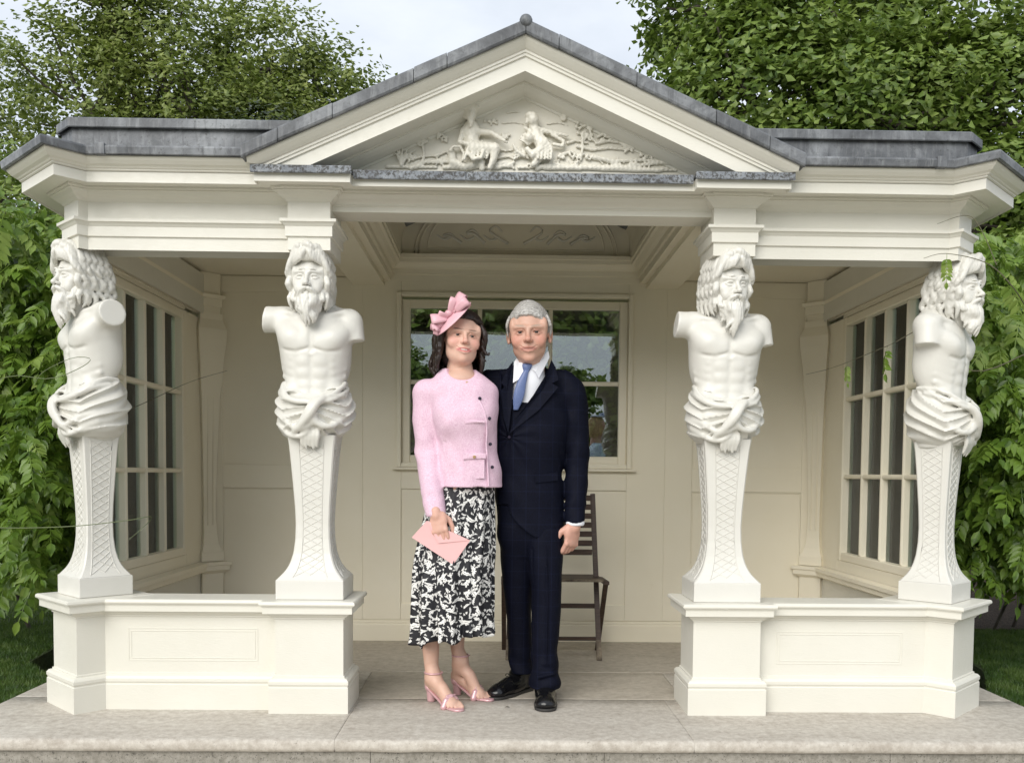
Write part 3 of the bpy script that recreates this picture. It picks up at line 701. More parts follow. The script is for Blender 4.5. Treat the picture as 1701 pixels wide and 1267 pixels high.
# woman leaning over the sheaf, child
R_.ell(rp(888, 234, .036), (.026, .024, .026), .005); R_.ell(rp(880, 217, .034), (.028, .026, .016), .005); rl([(864, 225), (858, 250)], 9, .036, .004); R_.cap(rp(892, 255, .026), rp(896, 280, .016), .013, .02, .008)
rl([(890, 255), (905, 300), (935, 345)], 22, .02, .01, 34); rl([(915, 275), (880, 290), (850, 270)], 12, .024, .006, 8)
rl([(935, 280), (990, 290), (1058, 302)], 14, .02, .006, 7); rl([(985, 300), (1040, 330), (1035, 352), (990, 345)], 9, .022, .005)
rl([(940, 345), (960, 380), (920, 410), (895, 440)], 32, .02, .01, 14); rl([(930, 370), (890, 400), (862, 372)], 22, .03, .008, 12)
for q in range(5): rl([(905+12*q, 330), (925+14*q, 370), (915+16*q, 420)], 6, .042, .006)
for q in range(13): a = radians(200+11*q); rl([(868, 345), (868+46*cos(a), 345+52*sin(a))], 7, .026, .004, 4)
for q in range(10): a = radians(150+26*q); rl([(835, 395), (835+40*cos(a), 395+34*sin(a))], 6, .012, .004, 4)
rl([(795, 350), (815, 380), (850, 400)], 8, .018, .005); R_.ell(rp(870, 318, .034), (.020, .02, .022), .006)
# ground, rocks, waves
for pts in ([(300, 462), (360, 432), (480, 425), (520, 440)], [(460, 455), (600, 448), (700, 455)], [(700, 440), (760, 430), (800, 455)], [(910, 455), (980, 425), (1040, 440), (1120, 452)], [(1020, 390), (1080, 370), (1130, 400)],
            [(1185, 388), (1240, 405), (1330, 440), (1450, 425), (1600, 412)], [(1190, 400), (1300, 412), (1430, 405), (1560, 415)], [(1110, 345), (1180, 360), (1260, 350), (1330, 355)], [(1340, 340), (1420, 350)], [(950, 450), (1150, 448), (1400, 455), (1600, 450)], [(180, 455), (420, 455)], [(1180, 440), (1500, 450)]):
    rl(pts, 10, .003, .012, 6)
for q in range(26): u = nr.uniform(330, 1560); v = nr.uniform(425, 455); rl([(u, v), (u+nr.uniform(15, 45), v+nr.uniform(-12, 6))], nr.uniform(5, 9), .004, .006)
for q in range(18): u = nr.uniform(960, 1200); v = nr.uniform(385, 450); rl([(u, v), (u+nr.uniform(-28, 28), v-nr.uniform(4, 22))], 6, .008, .005, 3)
# reeds at the left
for (a, b) in (((250, 450), (200, 378)), ((250, 450), (212, 350)), ((252, 450), (238, 362)), ((252, 450), (262, 350)), ((254, 450), (290, 362)), ((254, 450), (318, 378)), ((250, 450), (225, 395)), ((253, 450), (278, 395)), ((253, 450), (320, 400))):
    mid = ((a[0]+b[0])/2+(a[0]-b[0])*.12, (a[1]+b[1])/2-12); rl([a, mid, b], 6, .010, .003, 3)
for q in range(90):
    u = nr.uniform(330, 1600); top = 455-(.47*(min(abs(u-844.7), 700)*-1+700))*.0; v = nr.uniform(395, 452) if u > 950 else nr.uniform(425, 455)
    a = nr.uniform(0, 3.14); rl([(u, v), (u+16*cos(a), v-9*sin(a))], nr.uniform(3.5, 6), .006, .003, 2)
for pts in ([(640, 330), (700, 360), (760, 372), (800, 366)], [(420, 400), (470, 380), (500, 384)], [(1200, 330), (1260, 318), (1320, 326), (1380, 360)], [(1060, 330), (1100, 318), (1160, 330)], [(720, 405), (770, 398), (800, 410)], [(300, 420), (350, 405), (430, 400)]): rl(pts, 8, .004, .010, 4)
# trees and clouds
for (cu, cv, n, ru, rv) in ((345, 320, 26, 48, 30), (395, 290, 16, 30, 18), (1130, 250, 26, 30, 60), (1165, 285, 16, 20, 40), (1355, 345, 18, 26, 30), (690, 225, 12, 34, 26), (1250, 300, 24, 40, 24), (1040, 215, 14, 22, 18), (450, 300, 20, 34, 34), (1460, 385, 16, 40, 16), (760, 300, 10, 20, 20), (270, 410, 12, 30, 20)):
    for q in range(n):
        a = nr.uniform(0, 6.28); e = sqrt(nr.uniform(0, 1)); u = cu+ru*e*cos(a); v = cv+rv*e*sin(a); rl([(u, v), (u+nr.uniform(-12, 12), v+nr.uniform(-9, 9))], nr.uniform(4, 7), .006 if cu != 690 else .002, .004)
rl([(350, 340), (362, 400), (350, 430)], 6, .006, .004); rl([(1130, 300), (1135, 350), (1125, 390)], 7, .008, .004); rl([(1140, 320), (1160, 290)], 4, .008, .003)
for pts in ([(760, 192), (800, 186), (830, 190)], [(740, 240), (790, 236), (850, 244)], [(630, 175), (660, 170)], [(960, 240), (1010, 235), (1060, 246)]): rl(pts, 5, .0, .008, 2)
R_.post.append(lambda p, d: np.maximum(d-.0016*np.sin(p[:, 0]*310+3*np.sin(p[:, 2]*90))*np.sin(p[:, 2]*260), p[:, 1]-(RY+.004)))
sculpt('tympanum_relief', R_, .0036, M['relief'], pav, relaxn=1)
# ------------------------------------------------------------------ heads
def face_sdf(old=False, female=False, stone=False, smile=.5, full=0.0):
    """life-size head, chin z=-.125, crown z=.125, facing -y"""
    s = Sdf(); A = lambda x: ((-x), x)
    s.ell((0, .022, .035), (.077, .096, .089), .01)
    s.ell((0, -.018, -.022), (.0605+full*.006, .072, .080), .03)
    s.ell((0, -.034, -.080), (.038+full*.012, .044, .042), .03)
    s.ell((0, -.069, -.103), (.020 if not female else .015, .016, .015), .02)
    s.cap((0, .03, -.06), (0, .045, -.20), .049 if not female else .042, .060 if not female else .050, .02)
    s.cap((0, -.008, -.10), (0, .022, -.19), .030+full*.01, .044, .025)
    for x in (-1, 1):
        s.ell((x*.044, -.056, -.020), (.020, .016, .016), .025)           # cheekbone
        s.ell((x*(.036+.004*smile), -.064, -.048+.010*smile), (.020+full*.004, .018, .020), .018)     # cheek
        s.ell((x*(.044+full*.006), -.012, -.066), (.012, .028, .02), .025)             # jaw angle
        s.cap((x*.012, -.085, .0205), (x*.047, -.069, .0235), .0085 if not female else .006, .007, .012)
        s.ell((x*.060, -.045, .03), (.012, .02, .03), .02)
        s.ell((x*.031, -.094, .002), (.021, .0165, .0125), .010, sub=True)
        s.ell((x*.031, -.0665, .002), (.0145, .0145, .0145), .003)
        s.line([(x*.013, -.079, .000), (x*.024, -.0845, .0085), (x*.036, -.083, .008), (x*.048, -.072, .000)], [.0022, .0034, .0034, .0022], .004)
        s.line([(x*.014, -.079, -.002), (x*.026, -.083, -.0065), (x*.037, -.081, -.0065), (x*.047, -.072, -.001)], [.002, .0028, .0028, .002], .004)
        if not stone: s.line([(x*.016, -.088, .0005+.001), (x*.031, -.092, .0022), (x*.045, -.082, .0)], [.0026, .0042, .0026], .002, sub=True)
    if True:
        s.line([(0, -.083, .016), (0, -.095, -.008), (0, -.110, -.028)], [.0075, .0075, .0098 if not female else .0082], .010)
        s.ell((0, -.109, -.030), (.0105, .0095, .0085), .006)
        for x in (-1, 1): s.ell((x*.0125, -.096, -.033), (.0075, .010, .0075), .005)
        for x in (-1, 1): s.ell((x*.006, -.103, -.0405), (.0036, .0045, .003), .002, sub=True)
    s.ell((0, -.072, -.062), (.030, .020, .022), .016)
    up = .004+.0055*smile; w = .024+.006*smile; op = max(0, smile-.9)*.012
    s.line([(-w, -.078, -.062+up), (-w*.5, -.0895, -.0605), (0, -.0935, -.0585), (w*.5, -.0895, -.0605), (w, -.078, -.062+up)], [.002, .0042, .0046, .0042, .002], .004)
    s.line([(-w, -.077, -.064+up), (-w*.5, -.088, -.0715), (0, -.092, -.0735-op), (w*.5, -.088, -.0715-op*.7), (w, -.077, -.064+up)], [.002, .0046, .0056, .0046, .002], .004)
    s.line([(-w*1.05, -.080, -.0615+up), (-w*.5, -.094, -.0655), (0, -.099, -.0655), (w*.5, -.094, -.0655), (w*1.05, -.080, -.0615+up)], [.0012, .0016+op*.8, .0018+op, .0016+op*.8, .0012], .0015, sub=True)
    for x in (-1, 1):      # nasolabial fold
        s.line([(x*.018, -.100, -.034), (x*.030, -.092, -.050), (x*.036, -.080, -.066)], [.0020, .0030, .0018], .006, sub=True)
        R = rotm(0, 0, x*-18)
        s.ell((x*.081, .012, -.004), (.0075, .018, .031), .006, R); s.ell((x*.088, .008, .0), (.004, .011, .019), .004, R, sub=True)
        s.ell((x*.079, .004, -.030), (.006, .008, .009), .006)
    if old:
        s.line([(-.03, -.098, .05), (0, -.102, .052), (.03, -.098, .05)], [.001, .0014, .001], .004, sub=True)
        s.line([(-.032, -.097, .062), (0, -.101, .064), (.032, -.097, .062)], [.001, .0012, .001], .004, sub=True)
        for x in (-1, 1): s.line([(x*.014, -.090, -.011), (x*.03, -.088, -.017), (x*.044, -.077, -.013)], [.001, .0016, .001], .005, sub=True)
    return s

# ------------------------------------------------------------------ the four herm statues
PI = pi
def bust_sdf():
    s = Sdf()
    # rib cage, belly, hips
    s.loft([(.72, 0, .02, .10, .085), (.84, 0, .01, .134, .098), (.93, 0, .0, .140, .100), (1.0, 0, .0, .137, .097), (1.08, 0, .0, .150, .106), (1.16, 0, .0, .166, .114), (1.24, 0, .005, .168, .108), (1.30, 0, .012, .130, .086), (1.345, 0, .02, .07, .06)], .01, pw=2.25)
    for x in (-1, 1):
        s.ell((x*.066, -.078, 1.175), (.068, .038, .050), .022, rotm(0, x*-12, 0))        # pectoral
        s.ell((x*.110, -.050, 1.20), (.045, .04, .045), .03)
        s.cap((x*.02, .06, 1.335), (x*.15, .035, 1.295), .042, .04, .04)      # trapezius
        s.line([(x*.015, -.062, 1.285), (x*.08, -.062, 1.30), (x*.14, -.03, 1.315)], [.010, .011, .012], .016)   # collar bone
        s.ell((x*.120, .03, 1.10), (.036, .058, .09), .03)                     # lat
        for q, (dx, z, w) in enumerate(((.040, 1.085, .030), (.040, 1.032, .030), (.038, .978, .028))):
            s.ell((x*dx*.86, -.088+.004*q, z), (w, .017, .025), .016)
        s.ell((x*.034, -.082, .915), (.034, .022, .035), .02)
        for q in range(4): s.cap((x*.088, -.074+.004*q, 1.100-.034*q), (x*.136, -.020, 1.130-.036*q), .014, .011, .012)
        s.cap((x*.10, -.05, .95), (x*.118, .0, .92), .028, .03, .04)
    s.cap((0, -.118, 1.22), (0, -.114, 1.13), .005, .006, .018, sub=True)
    s.cap((0, -.112, 1.10), (0, -.108, .90), .004, .004, .016, sub=True)
    s.ell((0, -.108, .962), (.007, .012, .006), .006, sub=True)
    s.line([(-.125, -.085, 1.135), (-.07, -.110, 1.125), (-.012, -.112, 1.142)], [.004, .004, .004], .012, sub=True)
    s.line([(.125, -.085, 1.135), (.07, -.110, 1.125), (.012, -.112, 1.142)], [.004, .004, .004], .012, sub=True)
    s.ell((-.150, .015, 1.285), (.052, .052, .055), .03); s.ell((.150, .015, 1.275), (.056, .056, .060), .03)
    s.cap((.145, -.03, 1.23), (.10, -.075, 1.19), .03, .03, .03); s.cap((-.14, -.04, 1.24), (-.09, -.08, 1.20), .03, .03, .03)
    s.cap((0, .02, 1.28), (0, .02, 1.42), .062, .055, .03)
    # right arm (image left) raised and cut square; left arm lowered and cut
    s._add(lambda p: smax(np.float32(1)*_capd(p, (-.14, .01, 1.285), (-.30, -.005, 1.285), .058, .063), -(p[:, 0]+.232-.12*(p[:, 2]-1.285)), .004), (-.26, -.08, 1.20), (-.10, .08, 1.36), .02, False)
    s._add(lambda p: smax(_capd(p, (.162, .012, 1.275), (.186, .0, 1.12), .056, .052), 1.188-p[:, 2]+.10*(p[:, 0]-.18), .004), (.10, -.06, 1.18), (.245, .075, 1.34), .02, False)
    return s
def _capd(p, a, b, ra, rb):
    a = np.array(a, np.float32); ab = np.array(b, np.float32)-a; t = np.clip(((p-a) @ ab)/float((ab**2).sum()), 0, 1)
    return np.sqrt(((p-a-t[:, None]*ab)**2).sum(1))-(ra+(rb-ra)*t)
def lock(s, pts, r, k=.004, n=9, taper=.35):
    P = spline(pts, n); rs = [r*(sin(PI*(.12+.88*i/(n-1)))**.5*(1-taper*i/(n-1))+.12) for i in range(n)]; s.line([tuple(q) for q in P], rs, k)
def grooves(freq, amp):
    def f(p, d): return d+amp*np.sin(p[:, 0]*freq+2.2*np.sin(p[:, 2]*34)+1.5*np.sin(p[:, 1]*40))*np.sin(p[:, 1]*freq*.6+p[:, 2]*30)
    return f
def hair_beard(seed, windx=0.0, beard=1.0):
    """head-local (life size) sculpted hair and beard of the herms"""
    q_ = random.Random(seed); h = Sdf(); u = q_.uniform
    h.ell((0, .045, .055), (.088, .088, .085), .01)
    h.ell((0, .070, -.02), (.085, .060, .11), .02)
    # crown: thick waves thrown out from a centre parting, curling over the temples
    for x in (-1, 1):
        for i in range(6):
            y = -.064+.028*i; o = u(-.005, .005); l = .94 if i else .84
            lock(h, [(x*.006, y+.012, .118+.010*min(i, 2)), (x*.034, y-.016*(i < 3), .140+.004*i-.012*(i == 0)+o), (x*.068*l, y-.004, .122+o), (x*.090*l, y+.004, .088), (x*.102*l, y+.004, .070+o), (x*.108*l, y+.016, .080)], .0185, .0025, 13, .15)
            lock(h, [(x*.010, y, .106+.012*min(i, 2)), (x*.045, y-.014, .118+o), (x*.074, y-.006, .084), (x*.092, y-.002, .050+o), (x*.102, y+.006, .030), (x*.098, y+.014, .044)], .0155, .002, 12, .2)
    h.ell((0, -.052, .112), (.078, .046, .034), .010); h.ell((0, -.076, .092), (.058, .020, .022), .010)
    for x in (-1, 1):
        for i in range(4): lock(h, [(x*(.004+.012*i), -.090+.004*i, .122), (x*(.016+.014*i), -.098+.007*i, .106-.004*i), (x*(.030+.015*i), -.092+.010*i, .080-.006*i), (x*(.044+.013*i), -.086+.013*i, .080-.008*i)], .0135, .002, 9, .2)
    for i in range(5): lock(h, [(-.030+.004*i, -.052+.022*i, .132), (-.006, -.085+.026*i, .142), (.022, -.092+.026*i, .128), (.040, -.082+.024*i, .108)], .018, .003, 10, .1)
    for i in range(8):      # top curls
        a = -1.2+2.4*i/7; c = Vector((.065*sin(a)+u(-.01, .01), -.02*cos(a)+u(-.02, .05), .140+u(-.010, .006)))
        lock(h, [c+Vector((-.03, .01, -.005)), c+Vector((-.01, -.02, .010)), c+Vector((.02, -.012, .008)), c+Vector((.034, .01, -.008))], .016, .003, 8, .2)
    for x in (-1, 1): h.cap((x*.082, -.022, .06), (x*.080, -.004, -.10), .019, .022, .015)
    for x in (-1, 1): h.cap((x*.070, -.046, .070), (x*.073, -.040, -.030), .015, .013, .008)
    # side locks: tight waves clinging to the head and curling on the shoulders
    for x in (-1, 1):
        for i in range(9):
            y = -.054+.020*i; w = .011*(1 if i % 2 else -1); o = u(-.004, .004)
            lock(h, [(x*(.078), y, .070), (x*(.094+o), y+.004+w*.6, .040), (x*(.086), y+.006-w*.6, .008), (x*(.096+o), y+.010+w, -.025), (x*(.084), y+.012-w, -.058), (x*(.094+o), y+.016+w, -.090), (x*(.080+u(-.01, .004)), y+.016-w*.5, -.122-u(0, .025))], .0165+u(-.0015, .002), .0025, 17, .3)
        for i in range(5): lock(h, [(x*(.094), -.045+.022*i, .045-.03*(i % 2)), (x*.106, -.052+.022*i, .028-.03*(i % 2)), (x*.106, -.038+.022*i, .010-.03*(i % 2)), (x*.097, -.034+.022*i, .022-.03*(i % 2))], .0115, .002, 9, .3)
        # moustache
        lock(h, [(x*.003, -.104, -.049), (x*.018, -.104, -.055), (x*.036, -.092, -.066), (x*.047, -.078, -.092), (x*.040, -.080, -.115)], .0095, .002, 10, .3)
        lock(h, [(x*.004, -.102, -.054), (x*.018, -.100, -.062), (x*.032, -.090, -.080), (x*.030, -.088, -.105)], .007, .002, 9, .3)
        lock(h, [(x*.010, -.086, .0285), (x*.028, -.089, .0345), (x*.048, -.076, .026)], .0065, .004, 7, .4)   # brow
    # beard
    h.ell((0, -.062, -.115), (.050, .034, .045), .02); h.ell((0, -.068, -.155), (.036, .026, .05), .02)
    for i in range(15):
        t = i/14; x = -.062+.124*t; ww = abs(x)/.062; dpt = -.094+.045*ww**2
        lw = (.055+.05*(1-ww))*beard; sw = u(-.02, .02)+windx*.02
        lock(h, [(x*.95, dpt+.006, -.078+.014*ww), (x*.9+sw*.5, dpt-.010, -.105), (x*.72-sw*.4, dpt-.012, -.105-lw*.45), (x*.5+sw, dpt-.002, -.11-lw*.8), (x*.36+sw*.8, dpt+.012, -.115-lw)], .0125+u(-.002, .002), .003, 11, .55)
    for x in (-1, 1):
        for i in range(4): lock(h, [(x*(.070-.004*i), -.030-.008*i, -.028-.008*i), (x*.076, -.038-.008*i, -.062-.01*i), (x*(.062-.004*i), -.05-.008*i, -.105), (x*(.058-.008*i), -.052-.006*i, -.150-.006*i)], .012, .003, 9, .4)
    h.ell((0, -.094, -.0715), (.013, .010, .006), .004)   # lower lip showing through
    h.post.append(grooves(420, .0011)); return h
def drape_sdf(seed):
    q_ = random.Random(seed); s = Sdf(); ph = seed*1.7
    def fold(p, x, y, z):
        th = np.arctan2(x, -y); xs = th*.15-.02; ax_ = np.abs(xs)
        f = (z-.860+.34*ax_-.9*np.maximum(ax_-.15, 0))/(.40*ax_+.075)
        r1 = np.sin(f*9.5+ph+.9*np.sin(xs*11)); r2 = np.sin(f*21+ph*2+2*np.sin(xs*17)+p[:, 2]*12)
        return (.0120*(1-2*np.abs(r1)**.6)*(1-.35*np.clip((ax_-.12)*8, 0, 1))+.0035*r2)*np.clip(ax_/.04, .15, 1)*np.clip((z-.735)*25, 0, 1)
    s.loft([(.730, -.01, .0, .105, .10), (.755, -.01, -.004, .142, .125), (.80, -.004, -.006, .168, .142), (.86, 0, .0, .180, .150), (.91, 0, .004, .176, .142), (.95, 0, .008, .160, .126), (.985, 0, .012, .143, .106), (1.0, 0, .014, .134, .098)], .01, pw=2.2, fold=fold)
    s.ell((.0, -.20, 1.080), (.185, .17, .175), .012, sub=True)
    # rolled upper hem falling from the hips to the knot
    for x, e in ((-1, .0), (1, .012)):
        lock(s, [(x*.134, .06, 1.0), (x*.142, -.02, .990), (x*.134, -.080, .955+e), (x*.095, -.128, .918+e), (x*.04, -.150, .903+e), (x*.0+.02, -.156, .905)], .009, .022, 15, .0)
        lock(s, [(x*.150, .02, .972), (x*.150, -.055, .95), (x*.115, -.120, .915), (x*.055, -.152, .895), (.018, -.160, .890)], .008, .016, 13, .0)
    lock(s, [(-.150, -.05, .85), (-.10, -.128, .80), (-.04, -.150, .778), (.01, -.155, .800), (.035, -.160, .845)], .012, .020, 13, .1)
    lock(s, [(-.155, -.04, .80), (-.10, -.118, .752), (-.045, -.138, .742), (.0, -.146, .765)], .011, .020, 13, .1)
    lock(s, [(.150, -.05, .84), (.11, -.122, .795), (.06, -.148, .790), (.015, -.160, .82), (-.01, -.165, .85)], .012, .020, 13, .1)
    lock(s, [(.060, -.150, .912), (.036, -.170, .885), (.012, -.176, .845), (-.022, -.165, .805), (-.06, -.148, .772), (-.075, -.135, .755)], .018, .012, 14, .2)
    lock(s, [(.035, -.155, .912), (.010, -.172, .880), (-.012, -.174, .845), (-.045, -.160, .800)], .012, .010, 12, .2)
    for i in range(5):      # tail of cloth hanging over the shaft
        x = -.034+.017*i; lock(s, [(x, -.128, .79), (x+.004, -.136, .75), (x-.003, -.126, .715), (x*.9, -.116, .690-.012*(i % 2))], .010, .006, 9, .25)
    return s
SH = [(.750, .110), (.70, .103), (.62, .096), (.52, .088), (.42, .081), (.34, .078), (.27, .080), (.21, .087), (.165, .099), (.13, .116), (.105, .138), (.09, .152)]
def shw(z):
    for (a, wa), (b, wb) in zip(SH, SH[1:]):
        if b <= z <= a: t = (z-b)/(a-b); return wb+(wa-wb)*t
    return SH[-1][1] if z < .09 else SH[0][1]
_st = {}
def herm(kind, label, loc, rz, head_rz, head_rx=0, name='herm_statue', hs=1.07, mirror=False, px=1.0):
    t = empty(name, loc, label, 'statue', 'bearded herm statues carrying the pavilion beams', rz)
    S_ = M['statue']; mir = -1 if mirror else 1
    V = []; F = []
    zs = [.09+(.75-.09)*i/40 for i in range(41)]
    # shaft: four-sided, curved, with chamfered arrises
    for z in zs:
        w = shw(z)*px; d = w*.92; c = .006
        V += [(-w+c, -d, z), (w-c, -d, z), (w, -d+c, z), (w, d-c, z), (w-c, d, z), (-w+c, d, z), (-w, d-c, z), (-w, -d+c, z)]
    for i in range(len(zs)-1):
        for k in range(8): F.append((i*8+k, i*8+(k+1) % 8, (i+1)*8+(k+1) % 8, (i+1)*8+k))
    link('shaft', fixn(from_py('shaft', V, F)), S_, t, local=True)
    box('plinth', -.154*px, .154*px, -.144*px, .144*px, 0, .0898, S_, t, .004, local=True)
    # diamond lattice in a sunk border, all geometry
    for face in range(4):
        if face == 2 or (face == 1 and False): continue
        R = Matrix.Rotation([0, PI/2, PI, -PI/2][face], 3, 'Z'); ln = []
        def q(u, z, lift=0): 
            w = shw(z)*px; dd = (w*.92 if face == 0 else w); return R @ Vector((u*w*.52, -dd-lift, z))
        for sgn in (-1, 1):
            for k in range(-3, 26):
                z0 = .105+.036*k; pts = []
                for j in range(13):
                    u = -1+2*j/12; z = z0+sgn*.036*(u+1)*shw(z0 if z0 > .09 else .09)/.08*.62
                    if .105 <= z <= .715: pts.append(q(u, z))
                if len(pts) > 2: ln.append(pts)
        for u in (-1.06, 1.06): ln.append([q(u, .10+.62*j/24) for j in range(25)])
        v, f = tube_arr(ln, .0027, 4); tag(link('lattice', from_np('lattice', v, f, False), S_, t, local=True), kind='stuff')
    if kind not in _st:
        b = bust_sdf(); bv, bf = b.mesh(.005); bv = relax(bv, bf, 1)
        _st[kind] = (bv, bf) if 'b' not in _st else _st['b']; _st['b'] = _st[kind]
        _st[('f')] = _st.get('f') or (lambda m: (relax(m[0], m[1], 1), m[1]))(face_sdf(stone=True, smile=0).mesh(.0027))
        hh = hair_beard(kind, windx=.6*((kind % 3)-1), beard=1.0+.15*(kind % 2)); hv, hf = hh.mesh(.0034); _st[('h', kind)] = (relax(hv, hf, 1, .3)*np.array((.845, .97, .95)), hf)
        dd = drape_sdf(kind); dv, df = dd.mesh(.005); _st[('d', kind)] = (relax(dv, df, 1), df)
    bv, bf = _st['b']; fv, ff = _st['f']; hv, hf = _st[('h', kind)]; dv, df = _st[('d', kind)]
    Rh = rotm(head_rx, 0, head_rz); T = np.array((-.008, -.062, 1.452)); xf = lambda v: (v*hs) @ Rh.T+T
    def fin(v, f): return (v*np.array([mir, 1, 1]), f[:, ::-1] if mir < 0 else f)
    v, f = join_np([(bv, bf), (xf(fv), ff)]); me = from_np('torso', *fin(v, f), True); link('torso', me, S_, t, local=True)
    me = from_np('hair_and_beard', *fin(xf(hv), hf), True); link('hair_and_beard', me, S_, t, local=True)
    me = from_np('drapery', *fin(dv, df), True); link('drapery', me, S_, t, local=True)
    return t
herm(3, 'white herm statue at the left front corner, in profile facing left, arm cut flat', (-1.995, .198, .517), radians(-45), -10, 0, mirror=True, px=.85)
herm(2, 'white bearded herm statue left of the woman in pink, facing forward with a smooth brow', (-.956, .175, .517), 0, 0)
herm(3, 'white bearded herm statue right of the man in the suit, head turned slightly right', (.956, .175, .517), 0, 14, 4)
herm(2, 'white herm statue at the right front corner, in profile facing right beside the climber', (1.995, .198, .517), radians(45), 12, 0, mirror=True, px=.85)
# ------------------------------------------------------------------ materials for people
def _skin(t, b, base=None):
    a = N(t, 'ShaderNodeAttribute', attribute_name='tint'); v = coord(t)
    n = noise(t, v, 38, 4, .6); n2 = noise(t, v, 160, 3, .7)
    c = mixc(t, .35, a.outputs['Color'], ramp(t, n, ((.3, (.88, .80, .76)), (.7, (1.06, 1.03, 1.0)))), 'MULTIPLY')
    t.links.new(c, b.inputs['Base Color']); bump(t, b, mixc(t, .5, n, n2), .25, .0012)
M['skin'] = mat('skin', (.55, .34, .25), .5, _skin, **{'Subsurface Weight': .06, 'Subsurface Scale': .01})
M['skin'].node_tree.nodes['Principled BSDF'].inputs['Subsurface Radius'].default_value = (1, .35, .2)
def _hair(c0, c1, sc=(60, 60, 9)):
    def f(t, b):
        n = noise(t, coord(t, scale=sc), 2.5, 5, .7); t.links.new(ramp(t, n, ((.32, c0), (.68, c1))), b.inputs['Base Color']); bump(t, b, n, .7, .004)
    return f
M['hair_grey'] = mat('silver_hair', (.6, .58, .55), .5, _hair((.16, .15, .14), (.66, .64, .61), (14, 90, 70)))
M['hair_dark'] = mat('dark_brown_hair', (.03, .015, .012), .38, _hair((.006, .003, .0025), (.028, .013, .009)))
M['hair_blond'] = mat('blond_hair', (.5, .32, .14), .5, _hair((.32, .2, .09), (.6, .42, .22)))
M['eye_white'] = mat('eye_white', (.62, .58, .55), .2); M['iris'] = mat('iris', (.018, .015, .014), .08); M['teeth'] = mat('teeth', (.74, .70, .62), .3)
def _suit(t, b):
    v = coord(t); sx = N(t, 'ShaderNodeSeparateXYZ'); t.links.new(v, sx.inputs[0])
    def ln(o, per, w): 
        f = math_(t, 'FRACT', math_(t, 'DIVIDE', o, per)); return math_(t, 'LESS_THAN', f, w)
    l = math_(t, 'ADD', ln(sx.outputs[0], .062, .045), ln(sx.outputs[2], .078, .035))
    tw = noise(t, coord(t, scale=(1, 1, .3)), 520, 2, .6)
    c = ramp(t, tw, ((.3, (.0012, .0016, .005)), (.7, (.0042, .0056, .016))))
    c = mixc(t, math_(t, 'MULTIPLY', l, .2), c, (.016, .022, .06)); t.links.new(c, b.inputs['Base Color'])
    bump(t, b, tw, .3, .001)
M['suit'] = mat('navy_check_wool', (.008, .01, .02), .72, _suit, **{'Specular IOR Level': .12})
M['shirt'] = mat('white_shirt', (.80, .81, .86), .6, lambda t, b: bump(t, b, noise(t, coord(t), 300, 2), .2, .001))
def _tie(t, b):
    v = coord(t, rot=(0, .7, 0)); w = N(t, 'ShaderNodeTexChecker'); w.inputs['Scale'].default_value = 260; t.links.new(v, w.inputs['Vector'])
    t.links.new(mixc(t, w.outputs['Fac'], (.075, .11, .25), (.15, .205, .39)), b.inputs['Base Color'])
M['tie'] = mat('blue_silk_tie', (.12, .18, .4), .4, _tie)
M['shoe_black'] = mat('polished_black_leather', (.006, .006, .007), .16, lambda t, b: bump(t, b, noise(t, coord(t), 30, 3), .15, .002)); M['sole'] = mat('shoe_sole', (.03, .028, .026), .6)
def _tweed(t, b):
    v = coord(t); n1 = noise(t, coord(t, scale=(1, 1, 5.5)), 70, 4, .8); n2 = noise(t, coord(t, scale=(5, 5, 1)), 60, 3, .8); n3 = noise(t, v, 210, 2, .8)
    n = mixc(t, .5, n1, n2); n = mixc(t, .35, n, n3)
    t.links.new(ramp(t, n, ((.34, (.56, .34, .45)), (.5, (.72, .50, .61)), (.66, (.85, .69, .77)))), b.inputs['Base Color']); bump(t, b, n, .8, .003)
M['tweed'] = mat('pink_boucle_tweed', (.8, .5, .62), .85, _tweed)
M['pink_satin'] = mat('pink_satin', (.72, .42, .47), .42, lambda t, b: bump(t, b, noise(t, coord(t), 240, 3), .3, .001))
M['pink_paper'] = mat('pink_envelope_card', (.74, .43, .42), .6)
M['pink_shoe'] = mat('rose_metallic_leather', (.66, .40, .42), .28, **{'Metallic': .25})
M['button'] = mat('dark_button', (.02, .015, .03), .25); M['gold'] = mat('gold_button', (.75, .52, .25), .3, Metallic=.8); M['skin_sole'] = mat('shoe_insole', (.55, .36, .30), .6)
